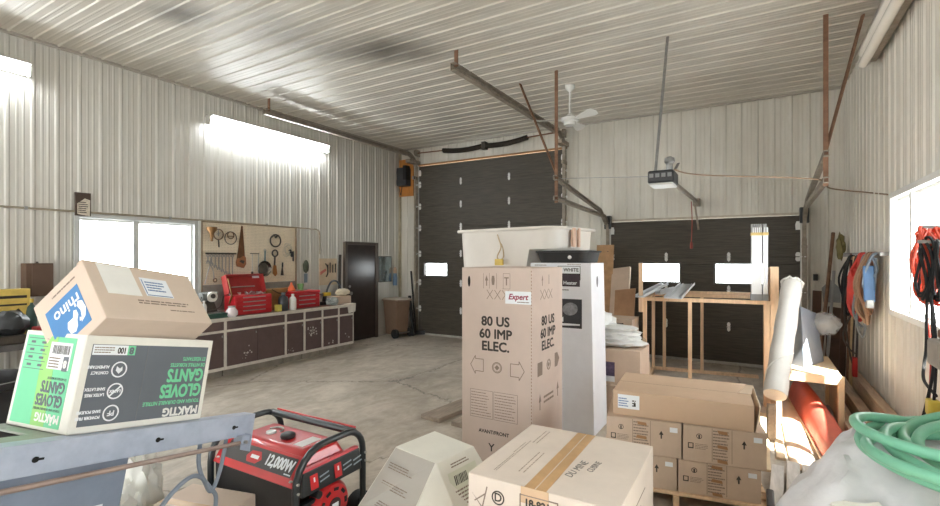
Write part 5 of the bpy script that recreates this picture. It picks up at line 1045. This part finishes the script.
def alu(x0,y0,x1,y1,w,h,label,seed,rise=.0):
    t=T('aluminium_profile',label,'metal profile',rk(x0,y0,Hr+.002),group='aluminium profiles on the rack'); p=V((0,0,0)); q=Matrix.Rotation(rr,3,'Z')@V((x1-x0,y1-y0,rise)); up=V((0,0,1))
    MB().bar(p+up*.006,q+up*.006,w,.01).build('web',mat('milled_aluminium',(214,217,222),.4,.15,var=.06),t)
    s=(q-p).normalized().cross(up)
    MB().bar(p+s*(w/2)+up*h/2,q+s*(w/2)+up*h/2,.006,h).bar(p-s*(w/2)+up*h/2,q-s*(w/2)+up*h/2,.006,h).build('flange',mat('milled_aluminium',(0,0,0)),t)
    for k in(-.3,.3): MB().bar(p+s*(w*k)+up*.014,q+s*(w*k)+up*.014,.012,.014).build('rib',mat('milled_aluminium',(0,0,0)),t)
alu(-.02,-.12,.2,1.5,.10,.04,'narrow aluminium profile along the left side of the pine rack',1,.09)
alu(.37,-.16,.52,1.45,.2,.035,'wide white-grey aluminium profile lying across the pine rack',2,.10)
alu(.16,.5,.36,1.55,.07,.06,'grey aluminium rail under the other profiles on the rack',3)
CLR=mat('clear_tube_pack',(226,228,230),.2,var=.05,coat=.5)
for k,(x,w,lab) in enumerate(((1.275,.115,'wider upright pack of white tubes standing on the front rail of the rack'),(1.365,.06,'narrower upright pack of white tubes, right of the wider one'))):
    t=T('tube_pack',lab,'tube pack',rk(x,.045,Hr+.002),rr,'upright tube packs on the rack')
    MB().span((-w/2+.004,-.05,.0),(w/2-.004,.05,.86)).build('sleeve',CLR,t,bevel=.006)
    for i in range(max(2,int(w/.022))):
        xx=-w/2+.011+i*.022; MB().span((xx-.007,-.052,.80),(xx+.007,.052,.90)).build('cap_rib',STEEL,t)
    MB().span((-w/2,-.053,.765),(w/2,.053,.80)).build('yellow_band',mat('amber_band',(206,178,110),.4),t); MB().span((-w/2,-.053,-.0),(w/2,.053,.075)).build('grey_foot',GREY_PL,t)
# ------------------------------------------------------------------ right side
t=T('foam_roll','grey-white roll of foam sheet leaning on the pine rack','roll',(.147,5.43,.44))
ax=V((.19,1.04,1.01)); 
Mx=fr((0,0,0),ax.cross(V((0,0,1))),ax.cross(ax.cross(V((0,0,1))))); Q=ax.to_track_quat('Z','Y').to_matrix()
LnR=ax.length
prof=[(.0,.0),(.06,.0),(.096,.0),(.10,.02)]+[(.098+.004*math.sin(i*1.9),LnR*i/12) for i in range(1,12)]+[(.096,LnR),(.088,LnR+.01),(.078,LnR-.05),(.0,LnR-.05)]
MB().lathe(prof,(0,0,0),30,Q).build('roll',mat('grey_foam_sheet',(206,202,196),.8,var=.06,scale=7,bump=.15,bscale=30),t,smooth=True)
sw=[]
for i in range(40): f=i/39; g=2.4*f*PI-1.2; sw.append(Q@V((.102*math.cos(g),.102*math.sin(g),.08+.75*f)))
MB().tube(sw,.004,5).build('seam',mat('seam_white',(220,218,212),.7),t); 
sw=[Q@V(((.094+.01*(i%2))*math.cos(i*2*PI/22),(.094+.01*(i%2))*math.sin(i*2*PI/22),LnR+.01*(i%3))) for i in range(22)]
MB().tube(sw,.012,5,closed=True).build('ragged_edge',mat('seam_white',(0,0,0)),t)
t=T('timber_offcut','short timber block standing under the lower end of the foam roll','timber',(.12,5.45,0),.1); MB().span((-.035,-.04,0),(.035,.05,.34)).build('block',WOOD_OLD,t,bevel=.005)
PINE_W=mat('whitish_pine',(232,208,172),.65,var=.08,scale=4)
t=T('trestle_table','low pine trestle table along the right wall holding the grey case','table',(.225,6.05,0))
MB().span((0,.0,.52),(.51,1.15,.56)).build('top',PINE_W,t,bevel=.004); MB().span((-.06,-.04,.475),(.525,0,.562)).build('front_beam',PINE_W,t,bevel=.004)
for x,y in((-.05,-.02),(.475,-.02),(.02,1.05),(.475,1.05)): MB().span((x,y,0),(x+.05,y+.08,.52)).build('leg',PINE_W,t,bevel=.004)
MB().span((.51,.06,.02),(.525,1.1,.52)).build('side_panel',mat('tan_side_panel',(200,168,134),.7,var=.1),t)
t=T('grey_case','tapered grey hood-like case standing on the pine trestle table','case')
b4=[V((.29,6.50,.562)),V((.445,6.30,.562)),V((.66,6.80,.562)),V((.50,7.02,.562))]; t4=[V((.385,6.62,1.20)),V((.425,6.57,1.20)),V((.60,6.93,1.10)),V((.56,6.99,1.10))]
MB().hexa(b4,t4).build('body',mat('blue_grey_case',(150,156,168),.5,var=.07),t,bevel=.012)
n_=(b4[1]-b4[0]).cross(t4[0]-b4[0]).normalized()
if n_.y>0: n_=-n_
MB().hexa([b4[0].lerp(b4[1],.06)+n_*.001,b4[0].lerp(b4[1],.94)+n_*.001,t4[1].lerp(t4[0],.1)+n_*.001,t4[0].lerp(t4[1],.1)+n_*.001],[b4[0].lerp(b4[1],.06)+n_*.003,b4[0].lerp(b4[1],.94)+n_*.003,t4[1].lerp(t4[0],.1)+n_*.003,t4[0].lerp(t4[1],.1)+n_*.003]).build('shaded_side',mat('case_shade_grey',(118,124,134),.5),t)  # shade painted on the case's front side, away from the sun
FILM=film_mat('clear_film',(228,232,236),.36)
o=MB().blob((.68,6.92,.98),(.15,.14,.13),.10,1.7,4,17).build('plastic_wrap',FILM,smooth=True); tag(o,'crumpled clear plastic wrap hanging off the top of the grey case','plastic wrap')
RF=mat('red_flooring',(186,84,68),.5,var=.12,scale=5)
def arch(x,y0,y1,w,h,bend,th,n=14,k=18,x1=None):
    vs=[];fs=[]
    for j in range(k+1):
        f=j/k; y=y0+(y1-y0)*f; cx=x+(0 if x1 is None else (x1-x)*f)+bend*math.sin(f*PI*.9)
        for i in range(n+1):
            g=PI*i/n; vs.append((cx-w/2*math.cos(g),y,.012+h*(.55+.45*f)*math.sin(g)))
        for i in range(n,-1,-1):
            g=PI*i/n; vs.append((cx-(w/2-th)*math.cos(g),y,.012+(h*(.55+.45*f)-th)*math.sin(g)))
    q=2*(n+1)
    for j in range(k):
        for i in range(q): fs.append((j*q+i,j*q+(i+1)%q,(j+1)*q+(i+1)%q,(j+1)*q+i))
    fs+=[tuple(range(q)),tuple(range(k*q,(k+1)*q))]
    return MB().add(vs,fs)
t=T('flooring_sheet','bowed red flooring sheet pushed under the pine trestle table','flooring'); arch(.63,4.55,7.0,.25,.30,.03,.006,x1=.44).build('sheet',RF,t,smooth=True); 
vs=[]; MB().tube([(.495-.19*f+.03*math.sin(f*PI*.9),4.55+2.45*f,.03) for f in [i/12 for i in range(13)]],.012,6).build('pale_edge',mat('pale_backing',(226,208,186),.7),t)
t=T('flooring_sheet','bowed pale tan flooring sheet left of the red one','flooring'); arch(.335,4.7,7.0,.19,.05,.0,.006,x1=.30).build('sheet',mat('pale_tan_flooring',(216,186,156),.5,var=.1,scale=5),t,smooth=True)
for k,(x,y0,y1,w,z,lab) in enumerate(((.02,4.62,6.3,.16,0,'pale plywood strip on the sunlit floor right of the pallet'),(.18,4.95,5.9,.07,0,'narrow sunlit board beside the foam roll'),(-.10,5.0,6.35,.05,0,'narrow board left of the sunlit plywood strip'))):
    o=MB().span((x-w/2,y0,.001),(x+w/2,y1,.022)).build('floor_board',mat('pale_floor_ply',(214,192,160),.75,var=.12,scale=4,stretch=(4,.7,4)),bevel=.003); tag(o,lab,'board','boards on the floor by the rack')
GB=mat('grey_board',(204,198,192),.75,var=.2,scale=5,stretch=(5,.6,5))
lab=['grey board nearest the pallet on the lower right floor','grey board, second from the pallet, with a pale edge','grey board, third from the pallet, rough sawn','grey board beside the plastic-covered heap']
for k in range(4):
    o=MB().box((.115+.105*k,3.98+.06*k,.05+.012*(k%2)),(.085,1.25,.06+.03*(k%2)),(0,0,-.05)).build('grey_plank',GB,bevel=.004); tag(o,lab[k],'plank','grey planks by the pallet')
o=MB().span((.055,3.62,.10),(.1,3.9,.16)).build('black_strap',BLACK,bevel=.01); tag(o,'short black strip lying on the grey planks beside the pallet','strip')
lab=['long timber lying on the floor, farthest from the right wall','long timber along the right wall, second from the wall','long timber lying against the foot of the right wall']
for k,(x,z,w) in enumerate(((.80,.06,.10),(.925,.11,.10),(1.045,.17,.09))):
    o=MB().bar((x,4.2,z),(x,8.75,z),w,z*1.95).build('timber',mat('old_timber',(184,162,140),.8,var=.25,scale=5,stretch=(5,.5,5)),bevel=.006); tag(o,lab[k],'timber','timbers along the right wall')
# corner tools
def leaner(name,label,cat,p,q,w,m,extra=None,group=None):
    t=T(name,label,cat,p,group=group); d=V(q)-V(p); MB().tube([(0,0,0),d],w,10).build('shaft',m,t,smooth=True)
    return t,d
t,d=leaner('rusty_pole','long rusty pole leaning in the right corner','pole',(.72,8.2,.02),(.98,8.98,2.12),.024,RUST)
t,d=leaner('shovel','grey-handled shovel leaning upside down in the right corner','shovel',(.80,8.1,.02),(.98,8.9,1.55),.02,mat('grey_handle',(160,160,160),.6)); MB().prism([(-.1,-.02),(.1,-.02),(.11,.2),(.0,.34),(-.11,.2)],fr(d*.72,(1,0,0),d),.012).build('blade',mat('dull_blade',(150,152,152),.45,.5),t)
DW=mat('dark_stained_board',(84,60,46),.75,var=.25,scale=5)
for k,(x,y,tx,ty,z,w,lab) in enumerate(((.70,8.35,.78,8.92,1.25,.11,'dark brown board leaning left of the rusty pole'),(.84,8.0,.98,8.8,1.02,.16,'wide dark board leaning low in the right corner'),(.92,7.7,1.05,8.35,1.5,.07,'narrow brown board leaning against the right wall by the straps'))):
    o=MB().bar((x,y,.01),(tx,ty,z),w,.03,(0,1,0)).build('leaning_board',DW,bevel=.004); tag(o,lab,'board','dark boards leaning in the corner')
t=T('wooden_handle','pale wooden handle leaning below the strap rail','handle',(.98,7.45,.02)); MB().tube([(0,0,0),(.06,.1,1.74)],.022,10).build('shaft',mat('pale_handle',(196,172,130),.6,var=.15),t,smooth=True)
t=T('steel_pipe','brown steel pipe standing behind the hanging straps','pipe',(1.0,7.75,.02)); MB().tube([(0,0,0),(.05,.05,1.78)],.03,10).build('pipe',RUST,t,smooth=True)
o=MB().span((.74,YB-.05,1.40),(.80,YB-.02,1.50)).build('outlet_box',BLACK,bevel=.006); tag(o,'small black outlet box on the back wall beside the low garage door','outlet')
t=T('strap_rail','thin steel rail on the right wall carrying straps and ropes','rail',(1.05,6.12,1.78)); MB().bar((0,0,0),(0,2.5,.02),.02,.03).build('bar',STEEL,t)
for y in(.05,1.2,2.4): MB().span((-.01,y-.015,-.02),(.07,y+.015,.02)).build('bracket',STEEL,t)
def strand(name,label,cat,y,zt,zl,w,m,n,seed,sp=.05,rad=.011,knot=None):
    t=T(name,label,cat,(1.0,y,zt),group='straps and ropes on the rail'); R=random.Random(seed); mb=MB()
    for i in range(n):
        o=(i/(n-1)-.5)*w if n>1 else 0; l=zl*(.75+.3*R.random())
        mb.tube(catmull([(.05,o*.3,.03),(-.0,o*.6,.0),(R.uniform(-.10,.04),o+R.uniform(-sp,sp)*.4,-l*.4),(R.uniform(-.12,.04),o*1.2+R.uniform(-sp,sp)*.5,-l*.8),(0,o*.8,-l),(.02,o*.3+R.uniform(-.02,.02),-l*.75),(.03,o*.4,-.02)],5),rad,6)
    mb.build('strands',m,t,smooth=True); return t
t=strand('strap_bundle','red strap bundle hanging on the wall rail','strap',6.95,1.76,.72,.20,mat('red_webbing',(196,62,52),.7,var=.2),9,3,rad=.016)
MB().blob((-.03,0,-.38),(.085,.13,.28),.15,3,3,5).build('bundle_core',mat('red_webbing',(0,0,0)),t,smooth=True)
strand('rope_hank','tan rope hank hanging right of the red straps','rope',6.55,1.76,.70,.14,mat('tan_rope',(156,126,102),.8,var=.25),7,9,rad=.016)
strand('rope_hank','brown rope hank hanging between red straps and blue strap','rope',6.38,1.76,.62,.10,mat('brown_rope',(140,102,76),.8,var=.25),5,19,rad=.014)
t=strand('ratchet_strap','blue ratchet strap hanging at the window end of the rail','strap',6.28,1.76,.42,.07,mat('slate_webbing',(110,120,130),.7,var=.15),4,29,rad=.012); MB().bar((-.03,-.0,-.1),(-.03,-.08,-.46),.09,.035).build('blue_case',mat('blue_strap_case',(60,94,132),.5),t,bevel=.01); MB().span((-.06,-.12,-.52),(0,-.02,-.44)).build('buckle',CHROME,t,bevel=.006)
strand('black_cable','black cable loops hanging by the corner end of the rail','cable',7.7,1.74,.8,.14,RUBBER,4,39,rad=.013)
strand('grey_sling','grey sling hanging behind the red straps','sling',6.75,1.74,.86,.10,mat('grey_sling',(126,130,134),.8,var=.2),4,49,rad=.013)
t=strand('red_strap','thin strap with red end hanging low by the corner','strap',7.25,1.72,1.35,.06,mat('dark_webbing',(74,66,60),.8),3,59,rad=.01); MB().span((-.03,-.04,-1.38),(.02,.04,-1.15)).build('red_end',RED,t,bevel=.01)
o=MB().blob((1.02,8.55,1.9),(.05,.09,.17),.2,3,3,7).build('glove_pair',mat('olive_glove',(122,112,70),.9,var=.2),smooth=True); tag(o,'olive work glove stuck on the rail end in the corner','glove')
# cord reel by the window
t=T('extension_cord','orange-red extension cord coil hanging in front of the right window','cord',(.97,4.24,1.69)); m=MB(); R=random.Random(4)
for k in range(24):
    a0=R.uniform(-.03,.03); rx_=.10+.045*R.random(); rz2=.2+.05*R.random(); o1=R.uniform(-.05,.05)
    m.tube([(o1+.02*math.sin(3*g+k),a0+rx_*math.cos(g),rz2*math.sin(g)+.01*math.sin(2*g+k)) for g in [2*PI*i/30 for i in range(30)]],.0085,6,closed=True)
m.build('coils',mat('orange_red_cord',(206,72,42),.5,var=.12),t,smooth=True)
MB().tube(catmull([(.0,.14,-.05),(.02,.17,-.3),(.05,.2,-.6),(.03,.17,-1.0),(.0,.18,-1.45),(-.02,.2,-1.66)],7),.007,6).build('hanging_end',mat('red_cord_end',(176,64,54),.5),t,smooth=True)
MB().bar((.17,-.02,.24),(-.06,-.02,.25),.02,.02).build('hook',STEEL,t)
t=T('extension_cord','black cord coil with long loops hanging beside the orange cord','cord',(.94,4.12,1.66)); m=MB()
for k in range(7):
    m.tube([(.012*k-.04+.015*math.sin(2*g+k),.02*math.sin(k)+(.07+.012*(k%3))*math.cos(g),(.15+.02*(k%4))*math.sin(g)) for g in [2*PI*i/26 for i in range(26)]],.009,6,closed=True)
m.tube(catmull([(0,.03,-.1),(.0,.06,-.3),(.02,.16,-.52),(.02,.20,-.62),(.0,.12,-.72),(.02,-.03,-.78),(0,-.12,-.76)],7),.009,6).tube(catmull([(0,-.03,-.1),(.0,-.06,-.35),(.0,-.08,-.6),(-.02,-.02,-.85),(-.03,.08,-1.05),(-.03,.10,-1.25),(-.02,.02,-1.4),(0,-.14,-1.5)],7),.009,6).tube(catmull([(0,.0,-.1),(.01,-.05,-.3),(.01,-.09,-.55),(0,-.09,-.8)],6),.008,6)
m.build('coils',RUBBER,t,smooth=True); MB().span((-.03,-.11,-.90),(.03,-.03,-.80)).build('yellow_plug',mat('yellow_plug',(206,182,70),.5),t,bevel=.012); MB().bar((.21,-.02,.17),(-.06,-.02,.18),.02,.02).build('hook',STEEL,t)
t=T('metal_box','grey metal box hanging on the wall below the cord coils','box',(1.02,3.86,1.02)); MB().span((-.10,0,.05),(.08,.24,.22)).build('body',mat('dusty_grey_box',(150,142,132),.6,var=.15),t,bevel=.02); MB().span((-.06,.04,.22),(.06,.2,.28)).build('brown_cover',mat('brown_cover',(110,80,60),.6),t,bevel=.015)
# ------------------------------------------------------------------ covered heap and green hose
HP=mat('white_poly_sheet',(206,206,208),.35,var=.07,scale=5,bump=.9,bscale=7)
def heap(c,r,seed,amp,fold,m,name,label,cat='heap'):
    vs=[];fs=[];n,k=72,30
    for j in range(k+1):
        ph=PI/2*j/k
        for i in range(n):
            th=2*PI*i/n; d=V((math.cos(th)*math.cos(ph)**.75,math.sin(th)*math.cos(ph)**.75,math.sin(ph)**.85 if j else 0))
            q=V((d.x*2,d.y*2,d.z*1.6))
            s=1+amp*noise.fractal(q+V((seed,seed*2,0)),.9,2.,5)+fold*(1-ph/(PI/2))*math.sin(th*7+3*noise.noise(q*1.2+V((seed,0,0))))+fold*.6*math.sin(th*17+5*noise.noise(q+V((0,seed,0))))*(1-ph/(PI/2))
            vs.append((c[0]+d.x*r[0]*s,c[1]+d.y*r[1]*s,max(.003,d.z*r[2]*(1+amp*.5*noise.fractal(q*1.3+V((0,seed,5)),.9,2.,4)))))
    for j in range(k):
        for i in range(n): fs.append((j*n+i,j*n+(i+1)%n,(j+1)*n+(i+1)%n,(j+1)*n+i))
    fs.append(tuple(range(k*n,(k+1)*n)))
    o=MB().add(vs,fs).build(name,m,smooth=True); return tag(o,label,cat)
heap((.55,2.62),(.50,.62,1.0),3.,.16,.02,HP,'sheeted_heap','waist-high heap under white plastic sheeting with the green hose on it')
t=T('white_bag','crumpled off-white plastic bag at the foot of the sheeted heap','bag',(.36,2.2,0)); MB().blob((0,0,.40),(.24,.28,.42),.13,2.4,4,23,flat=.002).build('sheet',mat('offwhite_poly_bag',(218,212,203),.4,var=.06,bump=.8,bscale=9),t,smooth=True); MB().box((-.06,-.22,.64),(.07,.01,.025),(.5,.3,.3)).build('dark_tie',BLACK,t)
HOSE=mat('green_hose_rubber',(116,180,150),.42,var=.06,scale=14)
t=T('green_hose','thick light green hose coiled on top of the white sheeted heap','hose'); R=random.Random(12); m=MB()
P=[]
for k in range(150):
    g=2*PI*k/24-.5; lap=k/24; r=.345-.010*lap+.02*math.sin(lap*2.1+g*.5)
    cx,cy=.66+.04*math.sin(lap*1.7)+.02*lap,2.36+.07*math.cos(lap*2.3)
    P.append((min(1.06,cx+r*1.02*math.cos(g)),cy+r*1.05*math.sin(g),1.015+.022*(lap%3)+.03*math.sin(g+lap*1.3)+.012*math.sin(g*2+lap)))
m.tube(catmull(P,3),.0195,10); m.build('hose_length',HOSE,t,smooth=True)
# ------------------------------------------------------------------ floor oddments
for k,(x,y,ww,ll,a,lab) in enumerate(((-2.97,4.62,.26,.75,-.10,'weathered plank lying on the open floor left of the tall carton'),(-2.62,4.52,.15,.6,-.12,'short weathered plank lying beside the tall carton'))):
    o=MB().box((x,y,.025),(ww,ll,.046),(0,0,a)).build('floor_plank',WOOD_OLD,bevel=.004); tag(o,lab,'plank','planks on the open floor')
# ------------------------------------------------------------------ light and camera
w=bpy.data.worlds.new('sky'); sc.world=w; w.use_nodes=True; bg=w.node_tree.nodes['Background']; bg.inputs[0].default_value=(.965,.985,1.,1); bg.inputs[1].default_value=WORLD_STR
sun=bpy.data.lights.new('sun','SUN'); sun.energy=SUN_STR; sun.angle=math.radians(.6); sun.color=(1,.96,.91); so=bpy.data.objects.new('sun',sun); COL.objects.link(so)
so.rotation_euler=V(SUN_DIR).to_track_quat('-Z','Y').to_euler(); so.location=(6,-2,10)
def portal(name,loc,d,sx,sy):
    l=bpy.data.lights.new(name,'AREA'); l.shape='RECTANGLE'; l.size=sx; l.size_y=sy; l.cycles.is_portal=True
    o=bpy.data.objects.new(name,l); COL.objects.link(o); o.location=loc; o.rotation_euler=V(d).to_track_quat('-Z','Z').to_euler()
portal('portal_left',(XL-.14,(WINL[0]+WINL[1])/2,(WINL[2]+WINL[3])/2),(1,0,0),1.6,1.2)
portal('portal_right',(XR+.14,(WINR[0]+WINR[1])/2,(WINR[2]+WINR[3])/2),(-1,0,0),2.1,1.2)
portal('portal_rear',(-3.65,YR-.08,1.15),(0,1,0),2.5,2.3)
portal('portal_side',(XR+.14,.45,1.78),(-1,0,0),1.9,1.1)
cam=bpy.data.cameras.new('camera'); co=bpy.data.objects.new('camera',cam); COL.objects.link(co); sc.camera=co
co.location=(0,0,1.73); co.rotation_euler=(PI/2,0,math.radians(30.6)); cam.sensor_width=36; cam.lens=485/940*36; cam.shift_y=6/940; cam.clip_start=.05; cam.clip_end=200
vs_=sc.view_settings; sc.display_settings.display_device='sRGB'; vs_.view_transform='Standard'; vs_.look='None'; vs_.gamma=1; vs_.use_curve_mapping=False; vs_.exposure=EXPOSURE
sc.cycles.max_bounces=10; sc.cycles.diffuse_bounces=6; sc.cycles.sample_clamp_indirect=8; sc.cycles.use_denoising=True; sc.cycles.caustics_reflective=False; sc.cycles.caustics_refractive=False

# a thing that is one piece is that piece itself
for r in [o for o in sc.objects if o.type=='EMPTY']:
    ch=[o for o in sc.objects if o.parent is r]
    if len(ch)==1 and r.parent is None and r.get('category'):
        c=ch[0]; mb_=r.matrix_basis.copy(); nm=r.name; c.parent=None; c.matrix_basis=mb_
        for o in [q for q in ch]: pass
        for k in ('label','category','group','kind'):
            if k in r.keys(): c[k]=r[k]
        bpy.data.objects.remove(r); c.name=nm
